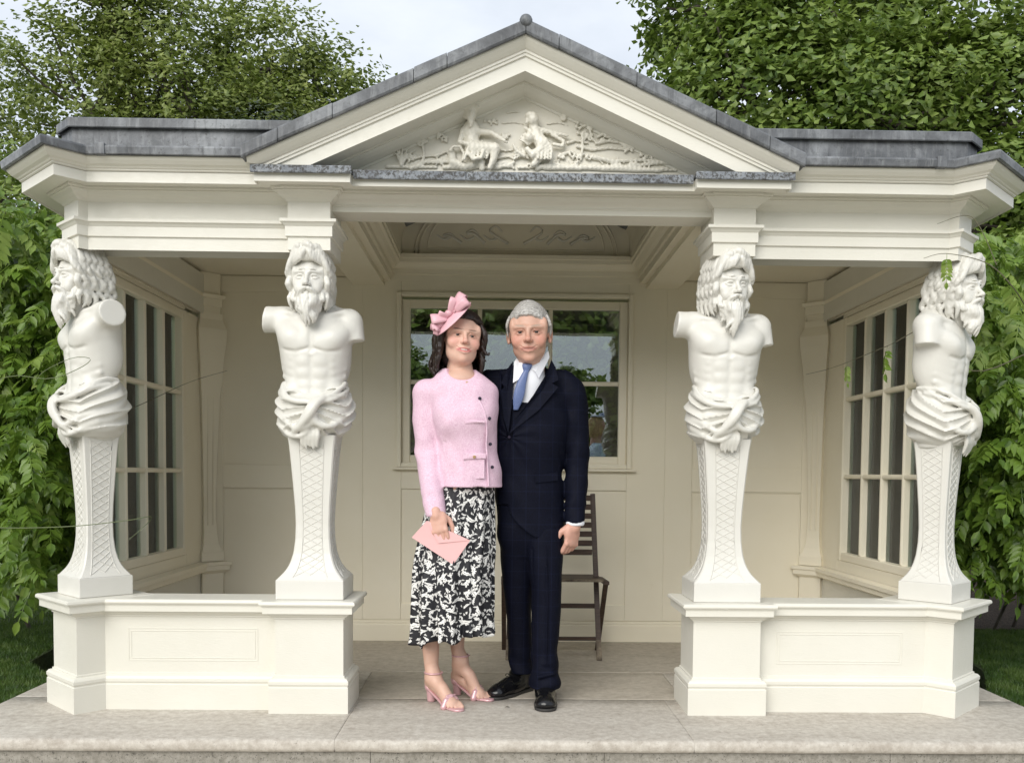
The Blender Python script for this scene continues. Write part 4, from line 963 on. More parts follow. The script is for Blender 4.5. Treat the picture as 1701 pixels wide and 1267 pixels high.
def _floral(t, b):
    """white leaves and sprigs scattered on black: per-cell rotated leaf shapes, two sizes"""
    uv = N(t, 'ShaderNodeUVMap', uv_map='cloth')
    def layer(scale, off, aspect, thr, seedv):
        mp_ = N(t, 'ShaderNodeMapping'); mp_.inputs['Scale'].default_value = (scale, scale, 1); mp_.inputs['Location'].default_value = (off, off*1.7, 0); t.links.new(uv.outputs[0], mp_.inputs[0])
        dn = N(t, 'ShaderNodeTexNoise'); dn.inputs['Scale'].default_value = .9; t.links.new(mp_.outputs[0], dn.inputs['Vector'])
        ad = N(t, 'ShaderNodeVectorMath', operation='MULTIPLY_ADD'); ad.inputs[1].default_value = (.55, .55, 0); t.links.new(dn.outputs['Color'], ad.inputs[0]); t.links.new(mp_.outputs[0], ad.inputs[2])
        vo = N(t, 'ShaderNodeTexVoronoi', voronoi_dimensions='2D'); vo.inputs['Scale'].default_value = 1; vo.inputs['Randomness'].default_value = .8; t.links.new(ad.outputs[0], vo.inputs['Vector'])
        sb = N(t, 'ShaderNodeVectorMath', operation='SUBTRACT'); t.links.new(ad.outputs[0], sb.inputs[0]); t.links.new(vo.outputs['Position'], sb.inputs[1])
        sp = N(t, 'ShaderNodeSeparateColor'); t.links.new(vo.outputs['Color'], sp.inputs[0])
        vr = N(t, 'ShaderNodeVectorRotate', rotation_type='Z_AXIS'); t.links.new(sb.outputs[0], vr.inputs[0]); t.links.new(math_(t, 'MULTIPLY', sp.outputs[0], 6.28), vr.inputs['Angle'])
        s2 = N(t, 'ShaderNodeSeparateXYZ'); t.links.new(vr.outputs[0], s2.inputs[0])
        x, y = s2.outputs[0], s2.outputs[1]
        y2 = math_(t, 'ADD', y, math_(t, 'MULTIPLY', math_(t, 'MULTIPLY', x, x), .9))       # curved leaf
        xx = math_(t, 'SUBTRACT', 1.0, math_(t, 'POWER', math_(t, 'ABSOLUTE', math_(t, 'DIVIDE', x, thr)), 2.0))
        wd = math_(t, 'MULTIPLY', math_(t, 'MAXIMUM', xx, 0.0), aspect)
        wd = math_(t, 'MULTIPLY', wd, math_(t, 'ADD', .85, math_(t, 'MULTIPLY', math_(t, 'SINE', math_(t, 'MULTIPLY', x, 26)), math_(t, 'MULTIPLY', sp.outputs[1], .4))))
        wd = math_(t, 'MULTIPLY', wd, math_(t, 'GREATER_THAN', sp.outputs[2], seedv))
        ay = math_(t, 'ABSOLUTE', y2); ins = math_(t, 'LESS_THAN', ay, wd)
        rib = math_(t, 'GREATER_THAN', ay, math_(t, 'MULTIPLY', wd, .10)); ins = math_(t, 'MULTIPLY', ins, rib)
        return math_(t, 'MULTIPLY', ins, math_(t, 'GREATER_THAN', xx, 0.0))
    a = layer(19, 0, .18, .52, .12); c = layer(31, 3.3, .17, .46, .2); e = layer(47, 9.1, .16, .34, .3)
    m = math_(t, 'MINIMUM', math_(t, 'ADD', math_(t, 'ADD', a, c), e), 1.0)
    t.links.new(mixc(t, m, (.008, .008, .012), (.80, .79, .76)), b.inputs['Base Color'])
M['floral'] = mat('black_white_leaf_print', (.1, .1, .1), .6, _floral)

def skin_tint(base, lip, blush=(.62, .28, .22), brow=None, browc=(.3, .25, .2)):
    base, lip, blush = np.array(base), np.array(lip), np.array(blush)
    def f(V):
        n = len(V); C = np.tile(base, (n, 1)); x, y, z = np.abs(V[:, 0]), V[:, 1], V[:, 2]
        def blend(m, c): 
            nonlocal C
            C = C*(1-m[:, None])+np.array(c)*m[:, None]
        g = lambda cx, cy, cz, r: np.exp(-(((x-cx)/r)**2+((y-cy)/r)**2+((z-cz)/r)**2))
        blend(.7*g(.042, -.07, -.03, .024), blush); blend(.6*g(0, -.108, -.03, .016), blush); blend(.3*g(.085, .01, -.01, .02), blush); blend(.25*g(0, -.07, -.105, .02), blush)
        zl = z+.066-.10*np.maximum(x-.008, 0)**1.0*.5
        m = np.clip(1.4-np.sqrt((x/.027)**2+(zl/.0085)**2), 0, 1)*(y < -.072); blend(np.clip(m*2, 0, .85), lip)
        blend(.75*np.exp(-((zl-.000)/.0016)**2)*(x < .025)*(y < -.07), np.array(lip)*.25)       # parting of the lips
        for cz, cc, a in ((.0075, .12, .85), (-.0055, .45, .5)):
            blend(a*np.exp(-((x-.031)/.016)**4-((z-cz+((x-.031)*14)**2*.02)/.0028)**2)*(y < -.06), np.array(base)*cc)     # lash line, deepened by painted eye shade
        blend(.6*np.exp(-((x-.031)/.022)**2-((z-.004)/.014)**2)*(y < -.055), base*np.array([.66, .50, .46]))  # shade of the eye sockets painted into the skin colour
        if brow: blend(brow*np.exp(-((x-.031)/.018)**4-((z-.0262-(x-.02)*.16+((x-.03)*10)**2*.03)/.0042)**2)*(y < -.06), browc)
        return np.clip(C, 0, 1)
    return f
def hand_sdf(curl=(.4, .5, .6, .7), thumb=0.3, spread=1.0):
    """right hand, wrist at origin, fingers to -z, palm facing -x... back of hand +x; thumb towards -y"""
    s = Sdf()
    s.cap((0, 0, .004), (0, 0, -.015), .0235, .025, .01)
    s.ell((0, .0, -.05), (.0155, .039, .045), .012); s.ell((-.006, -.024, -.035), (.016, .020, .032), .012); s.ell((0, .0, -.082), (.013, .038, .018), .01)
    for i, (y, l, r) in enumerate(((-.029, .074, .0092), (-.0095, .083, .0096), (.0105, .077, .0092), (.0285, .060, .0082))):
        a = curl[i]; p = np.array([.0, y, -.088]); d = 0.0; pts = [p.copy()-np.array([0, 0, -.02])]; pts.append(p.copy())
        for j, fr in enumerate((.45, .30, .25)):
            d += a*(.8 if j == 0 else 1.0)
            p = p+l*fr*np.array([-sin(d), y*.8*spread*.4/.03*.03, -cos(d)]); pts.append(p.copy())
        s.line(pts, [r*1.0, r*1.05, r, r*.93, r*.80], .0035)
        s.ell(pts[1]+np.array([.004, 0, 0]), (.0075, .0085, .009), .006)
    t0 = np.array([-.010, -.026, -.020]); t1 = t0+np.array([-.012-.01*thumb, -.022, -.028]); t2 = t1+np.array([-.012*thumb, -.006, -.031]); t3 = t2+np.array([-.010*thumb, .004, -.024])
    s.line([t0, t1, t2, t3], [.0145, .0125, .0105, .0088], .006)
    return s
def eyes(parent, T, R, s, iris_c=None):
    for x in (-1, 1):
        def sph(nm, c, r, m, sq=1.0):
            bm = bmesh.new(); bmesh.ops.create_uvsphere(bm, u_segments=14, v_segments=10, radius=r)
            for v in bm.verts: v.co.y *= sq
            me = bpy.data.meshes.new(nm); bm.to_mesh(me); bm.free(); me.shade_smooth()
            q = (np.array(c)*s) @ R.T+np.array(T); me.transform(Matrix(R).to_4x4()); me.transform(Matrix.Scale(s, 4)); me.transform(Matrix.Translation(q)); return me
        e = link('eyeball', sph('eyeball', (x*.031, -.0695, .0018), .0132, None), M['eye_white'], parent)
        me = sph('iris', (x*.031+.0, -.0815, .0014), .0066, None, .35); me.transform(wbase(e).inverted()); link('iris', me, M['iris'], e, local=True)
def disc(name, c, n, r, th, m, parent):
    bm = bmesh.new(); bmesh.ops.create_cone(bm, cap_ends=True, segments=14, radius1=r, radius2=r*.8, depth=th)
    me = bpy.data.meshes.new(name); bm.to_mesh(me); bm.free(); me.transform(Vector(n).to_track_quat('Z', 'Y').to_matrix().to_4x4()); me.transform(Matrix.Translation(c)); return link(name, me, m, parent)
def wrinkle(amp, f1, f2, seed=0.0, dirz=1.0):
    def f(p, d):
        return d-amp*(np.sin(p[:, 2]*f1*dirz+2.2*np.sin(p[:, 0]*f2+seed)+1.6*np.sin(p[:, 1]*f2*1.1))*np.sin(p[:, 0]*f2*.7+seed*2+p[:, 2]*f1*.3))
    return f

# ------------------------------------------------------------------ the man in the navy suit
def XM(px, py, y=.30): return (((px-863.2)/344.6), y, (1165.5-py)/344.6)
man = empty('person', (.03, .30, 0), 'man in dark navy suit and blue tie standing with arm behind the woman', 'person')
hs = 1.135; HC = np.array(XM(877, 560, .235)); HR = rotm(3, -1.5, -5) @ np.diag((1.09, 1, 1)).astype(np.float32)
hf = face_sdf(old=True, smile=1.1, full=.15)
mt = skin_tint((.58, .355, .27), (.46, .19, .15), (.58, .20, .15), .75, (.34, .29, .24))
hv, hq = hf.mesh(.0022); hv = relax(hv, hq, 1, .35); hcol = mt(hv); hv = (hv*hs) @ HR.T+HC
body = Sdf()     # the body under the clothes, continuous
body.loft([(.80, .05, .33, .13, .10), (1.0, .04, .33, .15, .105), (1.2, .045, .32, .165, .11), (1.42, .045, .32, .17, .10), (1.52, .045, .31, .10, .08), (1.56, .04, .30, .05, .05)], .02)
body.cap(XM(875, 655, .31), XM(876, 615, .285), .056, .055, .02)
for a, k_, b_ in (((862, 880, .36), (862, 1000, .40), (868, 1118, .43)), ((905, 880, .28), (911, 1000, .26), (908, 1122, .26))):
    body.line([XM(*a), XM(*k_), XM(*b_)], [.068, .05, .036], .02)
body.line([XM(955, 655, .32), XM(962, 765, .32), XM(956, 862, .24)], [.045, .034, .024], .02)
body.line([XM(812, 655, .34), XM(782, 745, .47), XM(745, 748, .40)], [.045, .034, .024], .02)
bv, bq = body.mesh(.011); bv = relax(bv, bq, 1)
hd = hand_sdf((.42, .50, .58, .66), .5); v1, f1 = hd.mesh(.0023); v1 = relax(v1, f1, 1, .3)
# his left hand, hanging, knuckles forward
def place(v, f, R, T, sc=1.0, mirror=False):
    v = v.copy()
    if mirror: v[:, 0] *= -1; f = f[:, ::-1]
    return (v*sc) @ R.T+np.array(T), f
handL = place(v1, f1, rotm(-6, 10, -48), XM(956, 868, .24), 1.16)
handR = place(v1, f1, rotm(80, 0, 20), XM(744, 748, .41), 1.1, True)
def skincol(n, c, v=None): return np.tile(np.array(c), (n, 1))
V, F = join_np([(bv, bq), (hv, hq), handL, handR])
C = np.concatenate([skincol(len(bv), (.58, .36, .28)), hcol, skincol(len(handL[0]), (.60, .34, .265)), skincol(len(handR[0]), (.58, .31, .23))])
me = from_np('body', V, F, True); setcol(me, C); link('body', me, M['skin'], man)
eyes(man, HC, HR, hs)
# hair: short, silver, parted at the (image) left
h = Sdf(); u = rnd.uniform
h.ell((0, .026, .036), (.0825, .102, .094), .01); h.ell((0, .022, .070), (.072, .080, .056), .01); h.ell((0, .06, -.01), (.079, .066, .067), .02)
def hz(x, y, e=.006): return (x, y, .035+.0905*sqrt(max(.02, 1-((y-.022)/.098)**2-(x/.085)**2))+e)
for i in range(26):      # swept from a parting on the picture's left across to the right
    y = -.062+.105*i/25; o = u(-.0015, .003)
    lock(h, [hz(-.050, y+.012, .002), hz(-.026, y-.004, .008+o), hz(.006, y-.008, .009+o), hz(.036, y-.002, .006), hz(.060, y+.010, .003)], .0068, .003, 10, .25)
def hairline(xs, ys):
    return lambda p, d: np.maximum(d, (np.interp(p[:, 1], xs, ys)+.002*np.sin(p[:, 0]*170)+.0015*np.sin(p[:, 0]*390+1)-.10*(p[:, 0]+.02)*(p[:, 1] < -.05)-p[:, 2])*.8)
h.post.append(hairline([-.12, -.075, -.058, -.045, -.02, .0, .03, .10], [.080, .076, .062, .026, -.012, -.02, -.06, -.085]))
for x in (-1, 1):
    for i in range(9): lock(h, [(x*.070, -.042+.018*i, .070), (x*.080, -.046+.018*i, .042), (x*.0825, -.042+.019*i, .012), (x*.079, -.036+.018*i, -.012-.004*i)], .0062, .003, 7, .4)
h.post.append(grooves(520, .0009))
hv_, hf_ = h.mesh(.003); hv_ = (relax(hv_, hf_, 1, .3)*hs) @ HR.T+HC; link('hair', from_np('hair', hv_, hf_, True), M['hair_grey'], man)

# trousers
s = Sdf()
def legf(seed, z1):
    def f(p, x, y, z):
        a = np.arctan2(x, -y); brk = np.clip((z1-z)*7, 0, 1)
        return .005*np.sin(z*52+3*np.sin(a+seed))*np.clip(.12+brk, 0, 1)+.0018*np.sin(z*17+a*2+seed)
    return f
# crotch block and legs: image-left leg steps back and turns out
s.loft([(.70, .047, .335, .10, .06), (.78, .047, .335, .148, .098), (.86, .055, .335, .158, .112), (1.02, .05, .335, .165, .118)], .02, pw=2.3)
s.loft([(.105, .030, .435, .062, .075), (.16, .022, .432, .060, .072), (.30, .012, .42, .060, .070), (.52, .003, .395, .072, .080), (.72, .000, .365, .090, .095), (.84, .002, .345, .10, .105)], .016, pw=2.15, fold=legf(1, .25))
s.loft([(.068, .128, .262, .072, .088), (.10, .134, .255, .074, .088), (.145, .134, .262, .068, .08), (.20, .130, .27, .066, .078), (.34, .134, .27, .067, .078), (.52, .136, .275, .073, .084), (.70, .130, .285, .086, .095), (.84, .122, .30, .096, .105)], .012, pw=2.2, fold=legf(4, .28))
s.cap((.064, .215, .74), (.072, .26, .10), .004, .004, .01, sub=True)
s.line([(.128, .174, .76), (.137, .188, .5), (.134, .186, .2)], [.004, .004, .003], .010)      # pressed crease
s.cap((.10, .175, .135), (.17, .185, .150), .010, .008, .012); s.cap((.09, .175, .185), (.16, .188, .175), .006, .005, .012, sub=True)
sculpt('trousers', s, .005, M['suit'], man)
# jacket
JF = lambda p, d: d-.0035*np.sin(p[:, 2]*38+3*np.sin(p[:, 0]*13)+2*p[:, 1]*20)*np.sin(p[:, 0]*22+p[:, 2]*9)
s = Sdf()
s.loft([(.795, .072, .325, .150, .128), (.86, .066, .325, .158, .132), (.98, .052, .325, .168, .134), (1.10, .045, .322, .166, .132), (1.22, .045, .32, .182, .140), (1.36, .045, .32, .198, .136), (1.46, .046, .322, .196, .118), (1.53, .046, .322, .160, .095), (1.585, .042, .318, .105, .078), (1.62, .04, .312, .078, .07)], .012, pw=2.35)
s.cap(XM(938, 630, .33), XM(812, 630, .34), .05, .05, .03)
# cut the front into a V for the shirt and the cutaway skirts
def sleeve(s, pts, rs, seed):
    s.line(pts, rs, .018)
s.ell(XM(949, 652, .325), (.066, .062, .062), .03)
sleeve(s, [XM(950, 652, .325), XM(956, 700, .325), XM(960, 762, .325), XM(958, 815, .29), XM(956, 866, .25)], [.070, .068, .060, .054, .047], 2)
s.ell(XM(822, 650, .34), (.062, .06, .062), .03)
sleeve(s, [XM(818, 652, .345), XM(795, 700, .42), XM(782, 745, .48), XM(750, 752, .42)], [.066, .062, .056, .046], 1)
s.cap(XM(939, 705, .22), XM(939, 890, .20), .003, .004, .012, sub=True)
def vcut(p, d):
    x, y, z = p[:, 0], p[:, 1], p[:, 2]
    # neckline V closing at the button, opening again below it (cutaway)
    zb = 1.268; xb = -.050
    wl = np.where(z > zb, (z-zb)*.30, 0)**1.0; 
    inside = np.where(z > zb, np.minimum(x-(xb-.012-(z-zb)*.10), (xb+.010+(z-zb)*.52)-x), np.minimum(x-(xb-.09), (xb+np.maximum(.93-z, 0)**1.6*3.2-.002)-x))
    inside = np.where((z > zb) | (z < .95), inside, -.1)
    front = .30-y
    return smax(d, np.minimum(inside, front), .004)
def creases(p, d):
    x, y, z = p[:, 0], p[:, 1], p[:, 2]
    dx, dz = x+.05, z-1.268; r = np.sqrt(dx*dx+dz*dz)+1e-4; a = np.arctan2(dz, dx)
    f = .0045*np.sin(a*11+r*14)*np.exp(-r/.13)*(y < .3)
    f = f+.0030*np.sin(z*62+22*(x-.28)+4*np.sin(y*25))*np.exp(-((z-1.17)/.075)**2)*(x > .19)
    f = f+.0018*np.sin(z*95+30*y)*np.exp(-((z-.93)/.05)**2)*(x > .2)
    f = f+.0045*np.sin((x*.8+z)*48)*np.exp(-((x-.20)/.06)**2-((z-1.40)/.09)**2)
    return d+f
s.post.append(lambda p, d: np.where((p[:, 0] > .226) & (p[:, 1] < .36), smax(d, .868+.22*(p[:, 0]-.27)-p[:, 2], .003), d)); s.post.append(vcut); s.post.append(JF); s.post.append(creases)
s.post.append(lambda p, d: np.maximum(d, np.where((np.abs(p[:, 0]-XM(956, 0)[0]) < .10) & (p[:, 1] < .5), .878-p[:, 2]-(p[:, 0]-.26)*.25, -1)) if False else d)
sculpt('jacket', s, .0048, M['suit'], man)
# waistcoat and shirt behind the opening
s = Sdf(); s.loft([(.99, .035, .315, .135, .115), (1.22, .035, .312, .155, .122), (1.38, .035, .315, .165, .115), (1.48, .036, .308, .13, .095), (1.53, .036, .30, .10, .08)], .01, pw=2.3)
s.post.append(lambda p, d: smax(d, np.minimum(np.minimum(p[:, 0]+.021+.12*(p[:, 2]-1.41), -.012+.55*(p[:, 2]-1.41)-p[:, 0])+.0, .30-p[:, 1]), .004))
sculpt('waistcoat', s, .0055, M['suit'], man)
s = Sdf(); s.loft([(1.15, .03, .312, .13, .108), (1.38, .032, .312, .15, .106), (1.48, .036, .305, .125, .100), (1.54, .038, .288, .092, .092), (1.585, .040, .276, .076, .080), (1.625, .042, .274, .0715, .074)], .01, pw=2.2)
sculpt('shirt', s, .005, M['shirt'], man)
# collar points
def plate(name, pts, th, m, parent, n=(0, -1, 0), bulge=0.0):
    n = Vector(n).normalized(); V = [Vector(p) for p in pts]; k = len(V); c = sum(V, Vector())/k-n*(-bulge)
    VV = V+[c]+[v-n*th for v in V]+[c-n*th]; F = []
    for i in range(k): j = (i+1) % k; F += [(i, j, k), (k+1+j, k+1+i, 2*k+1), (i, k+1+i, k+1+j, j)]
    return link(name, fixn(from_py(name, VV, F)), m, parent)
plate('collar', [XM(853, 604, .245), XM(857, 598, .255), XM(873, 613, .20), XM(861, 634, .190), XM(851, 640, .20)], .006, M['shirt'], man, bulge=.004)
plate('collar', [XM(909, 585, .26), XM(911, 596, .255), XM(893, 632, .195), XM(887, 622, .19), XM(875, 613, .198), XM(890, 604, .22)], .006, M['shirt'], man, bulge=.006)
# tie
s = Sdf(); a = XM(873.5, 611, .194); b = XM(873, 621, .192)
s.loft([(a[2]-.034, a[0]-.003, .196, .012, .009), (a[2]-.018, a[0]-.001, .194, .019, .013), (a[2]-.002, a[0]+.001, .196, .024, .015), (a[2]+.006, a[0]+.001, .20, .022, .014)], .004)
s.loft([(XM(0, 684)[2], XM(856, 0)[0], .196, .012, .007), (XM(0, 664)[2], XM(860, 0)[0], .186, .025, .009), (XM(0, 640)[2], XM(865, 0)[0], .184, .022, .009), (XM(0, 621)[2], XM(872, 0)[0], .188, .013, .009)], .004)
sculpt('tie', s, .0025, M['tie'], man)
# lapels: folded cloth standing proud of the chest
def lapel(pts, th=.007):
    plate('lapel', pts, th, M['suit'], man, n=(0, -1, -.1), bulge=.004)
lapel([XM(846, 722, .176), XM(853, 702, .178), XM(884, 660, .178), XM(905, 625, .20), XM(914, 600, .25), XM(921, 612, .25), XM(925, 634, .215), XM(914, 640, .200), XM(925, 646, .198), XM(893, 684, .176)])
lapel([XM(844, 722, .177), XM(836, 696, .180), XM(832, 652, .188), XM(838, 646, .19), XM(832, 640, .20), XM(842, 616, .225), XM(851, 603, .255), XM(852, 640, .2), XM(849, 680, .186)])
disc('jacket_button', XM(845.5, 728, .180), (0, -1, 0), .008, .005, M['button'], man)
for zz in (708, 716): pass
plate('pocket_flap', [XM(888, 788, .186), XM(925, 784, .21), XM(926, 797, .21), XM(889, 802, .185)], .004, M['suit'], man, n=(.2, -1, 0))
c_ = XM(956, 868, .246); s = Sdf(); s.loft([(c_[2]-.011, c_[0], c_[1], .040, .038), (c_[2]-.004, c_[0], c_[1], .044, .041), (c_[2]+.02, c_[0], c_[1]+.006, .044, .041)], .003); sculpt('shirt_cuff', s, .0035, M['shirt'], man)
# shoes
def shoe(name, heel, toe, wd, m, parent, sole, h=.075):
    H = Vector(heel); T = Vector(toe); d = (T-H); Lh = d.length; d.normalize(); sd = Vector((-d.y, d.x, 0)); ang = atan2(d.y, d.x)
    R = rotm(0, 0, math.degrees(ang)); s = Sdf(); k = Lh/.30
    P = lambda x, y, z: np.array([x*k, y, z])
    s.line([P(.035, 0, .045), P(.10, .002, .050), P(.18, .004, .040), (P(.245, 0, .032))], [.040, .050, .052, .042], .02)
    s.ell(P(.262, 0, .028), (.046, .050, .030), .02); s.line([P(.045, 0, .085), P(.10, 0, .092)], [.042, .042], .02)
    s.ell(P(.04, 0, .05), (.042, .042, .045), .015)
    s.post.append(lambda p, d: smax(d, .012-p[:, 2], .002)); s.post.append(lambda p, d: smax(d, p[:, 2]-.105-.25*(p[:, 0]-.06*k), .006))
    s.line([P(.216, -.036, .045), P(.222, 0, .062), P(.216, .036, .045)], [.0012, .0014, .0012], .002, sub=True)
    for q in range(4):
        xx = .125+.020*q; s.line([P(xx, -.020, .083-.010*q), P(xx+.004, 0, .089-.010*q), P(xx, .020, .083-.010*q)], [.0028, .0028, .0028], .002)
    V, F = s.mesh(.003); V = relax(V, F, 1); V = V @ R.T+np.array(H); o = link(name, from_np(name, V, F, True), m, parent)
    s = Sdf(); s.line([P(.03, 0, .008), P(.12, .002, .008), P(.19, .003, .008), P(.262, 0, .008)], [.044, .044, .056, .052], .02); s.post.append(lambda p, d: np.maximum(d, np.abs(p[:, 2]-.0075)-.0065))
    V, F = s.mesh(.0035); V = V @ R.T+np.array(H); me = from_np('sole', V, F, True); me.transform(wbase(o).inverted()); link('sole', me, sole, o, local=True)
    return o
shoe('shoe', (.135, .385, 0), (.128, .055, 0), .04, M['shoe_black'], man, M['sole'])
shoe('shoe', (.062, .50, 0), (-.125, .285, 0), .04, M['shoe_black'], man, M['sole'])
# shoelace bow
tube('shoelace', spline([(-.03, .385, .092), (-.048, .375, .108), (-.058, .372, .098), (-.035, .38, .090)], 10), .0018, M['shoe_black'], man)

# ------------------------------------------------------------------ the woman in pink
def XW(px, py, y=.20): return ((px-863.9)/352., y, (1172.-py)/352.)
wom = empty('person', (-.32, .20, 0), 'smiling woman in pink tweed jacket and long black and white leaf print skirt', 'person')
hs2 = 1.045; HC2 = np.array(XW(766, 566, .185)); HR2 = rotm(-4, 5, 13) @ np.diag((1.06, 1, .98)).astype(np.float32)
hf = face_sdf(female=True, smile=1.25, full=.55); hf.ell((0, -.034, -.086), (.046, .042, .030), .02)
wt = skin_tint((.68, .44, .345), (.58, .17, .17), (.66, .26, .22), .85, (.10, .06, .045))
hv, hq = hf.mesh(.0022); hv = relax(hv, hq, 1, .35); hcol = wt(hv); hv = (hv*hs2) @ HR2.T+HC2
body = Sdf()
body.loft([(.85, -.285, .22, .15, .12), (1.0, -.27, .21, .13, .11), (1.2, -.27, .21, .13, .11), (1.42, -.27, .20, .13, .09), (1.50, -.275, .19, .08, .07)], .02)
body.line([XW(768, 640, .19), XW(766, 610, .19)], [.062, .052], .03)
body.ell(XW(762, 632, .165), (.085, .06, .04), .03)
body.line([XW(742, 830, .23), XW(724, 980, .23), XW(716, 1060, .225), XW(718, 1108, .225), XW(722, 1128, .215)], [.075, .058, .046, .034, .037], .02)
body.line([XW(772, 830, .30), XW(762, 970, .33), XW(759, 1040, .335), XW(760, 1086, .33), XW(766, 1108, .32)], [.085, .058, .045, .033, .036], .02)
body.line([XW(708, 655, .20), XW(712, 745, .20), XW(727, 848, .10)], [.042, .032, .022], .02)
body.line([XW(800, 655, .24), XW(822, 745, .42), XW(850, 770, .44)], [.05, .04, .026], .02)
# feet in heeled sandals: heel raised 8 cm
def foot(body, ank, heel, ball, toe, sgn):
    A, H, B, T = map(np.array, (ank, heel, ball, toe)); d = (T-B); d /= np.linalg.norm(d); sd = np.array([-d[1], d[0], 0])
    body.line([A, A*.45+H*.55, H], [.036, .034, .030], .02); body.line([A*.7+H*.3, (A+B)/2+np.array([0, 0, .008]), B], [.034, .030, .026], .02); body.line([H, (H+B)/2, B], [.028, .023, .024], .02)
    body.ell(B, (.036, .036, .020), .02)
    for i in range(5):
        o = sd*(.030-.0155*i)*sgn; L_ = [.052, .048, .043, .036, .028][i]; r = [.0125, .0088, .0085, .008, .0075][i]
        body.line([B+o*.9, B+o+d*L_*.6+np.array([0, 0, .002]), B+o+d*L_+np.array([0, 0, -.008])], [r*1.2, r, r*.9], .004)
    return A, H, B, T, d, sd
feet = [foot(body, XW(722, 1128, .215), (-.415, .245, .092), (-.315, .115, .024), (-.268, .055, .016), 1), foot(body, XW(766, 1106, .32), (-.295, .375, .092), (-.190, .295, .024), (-.135, .258, .016), 1)]
bv, bq = body.mesh(.0062); bv = relax(bv, bq, 1)
hd2 = hand_sdf((.30, .28, .28, .30), .25, .3); v2, f2 = hd2.mesh(.0023); v2 = relax(v2, f2, 1, .3)
h1 = place(v2, f2, rotm(-14, 4, 78), XW(728, 848, .064), 1.02, True)
h2 = place(v2, f2, rotm(70, 0, 0), XW(850, 768, .44), .95)
V, F = join_np([(bv, bq), (hv, hq), h1, h2])
C = np.concatenate([skincol(len(bv), (.62, .40, .31)), hcol, skincol(len(h1[0]), (.64, .38, .30)), skincol(len(h2[0]), (.62, .36, .27))])
me = from_np('body', V, F, True); setcol(me, C); link('body', me, M['skin'], wom); eyes(wom, HC2, HR2, hs2)
te = Sdf(); te.line([(-.021, -.078, -.0605), (-.010, -.0885, -.064), (0, -.091, -.0645), (.010, -.0885, -.064), (.021, -.078, -.0605)], [.0026, .0035, .0036, .0035, .0026], .002)
sculpt('teeth', te, .0016, M['teeth'], wom, R=HR2, T=HC2, sc=hs2)
# hair
h = Sdf()
h.ell((0, .028, .038), (.085, .102, .0945), .01); h.ell((0, .062, -.03), (.088, .062, .10), .02)
for x in (-1, 1):
    for i in range(10):      # brushed up and back off the forehead
        a = .05+.16*i
        lock(h, [hz(x*.068*sin(a), -.058*cos(a)-.002, .0), hz(x*.070*sin(a)+x*.003, -.040*cos(a), .010), hz(x*.074*sin(a), -.005, .010), hz(x*.074*sin(a), .045, .006)], .0115, .004, 9, .1)
h.post.append(lambda p, d: np.maximum(d, np.where(p[:, 1] < -.045, (.082-2.0*np.maximum(np.abs(p[:, 0])-.045, 0)-p[:, 2])*.8, -1)))
for x in (-1, 1):
    for i in range(10):
        y = -.036+.018*i; w = .015*(1 if i % 2 else -1)
        lock(h, [(x*.074, y, .065), (x*(.092+.004*(i % 3)), y+.004+w, .015), (x*(.086+.006*(i % 2)), y+.01-w, -.05), (x*(.098+u(-.008, .008)), y+.018+w, -.105), (x*(.084+u(-.006, .014)), y+.02-w, -.145-u(0, .03))], .0125, .003, 15, .3)
for i in range(7): x = -.07+.14*i/6; lock(h, [(x, .10, .0), (x*1.1, .118, -.07), (x, .10, -.13), (x*1.2, .105, -.20-u(0, .03))], .017, .005, 10, .3)
lock(h, [(.085, -.035, -.03), (.100, -.040, -.055), (.112, -.042, -.062), (.118, -.040, -.050)], .007, .003, 9, .3)
lock(h, [(.080, -.030, -.06), (.094, -.034, -.085), (.108, -.034, -.092)], .006, .003, 9, .3)
h.post.append(grooves(480, .0012))
hv_, hf_ = h.mesh(.003); hv_ = (relax(hv_, hf_, 1, .3)*hs2) @ HR2.T+HC2; link('hair', from_np('hair', hv_, hf_, True), M['hair_dark'], wom)

# jacket: turned about 40 degrees to the right of the picture
s = Sdf()
s.loft([(XW(0, 808)[2], -.232, .20, .152, .145), (XW(0, 780)[2], -.238, .20, .150, .142), (XW(0, 745)[2], -.248, .198, .140, .130), (XW(0, 705)[2], -.256, .195, .150, .142), (XW(0, 670)[2], -.268, .195, .165, .135), (XW(0, 640)[2], -.278, .195, .160, .110), (XW(0, 626)[2], -.284, .196, .118, .088), (XW(0, 614)[2], -.290, .200, .080, .068)], .012, pw=2.2)
s.ell(XW(788, 698, .125), (.078, .07, .066), .05); s.ell(XW(754, 698, .112), (.070, .065, .066), .05)
s.ell(XW(708, 654, .20), (.054, .058, .056), .03); s.ell(XW(790, 650, .22), (.05, .06, .06), .03)
s.line([XW(710, 654, .20), XW(709, 700, .205), XW(712, 750, .195), XW(718, 800, .145), XW(727, 850, .090)], [.067, .066, .060, .055, .047], .02)
s.line([XW(795, 654, .24), XW(812, 700, .34), XW(826, 745, .43), XW(845, 768, .44)], [.058, .056, .05, .042], .02)
s.cap(XW(742, 735, .10), XW(738, 790, .085), .003, .004, .010, sub=True)
# neckline scoop
s.ell(XW(768, 602, .105), (.085, .115, .095), .008, sub=True)
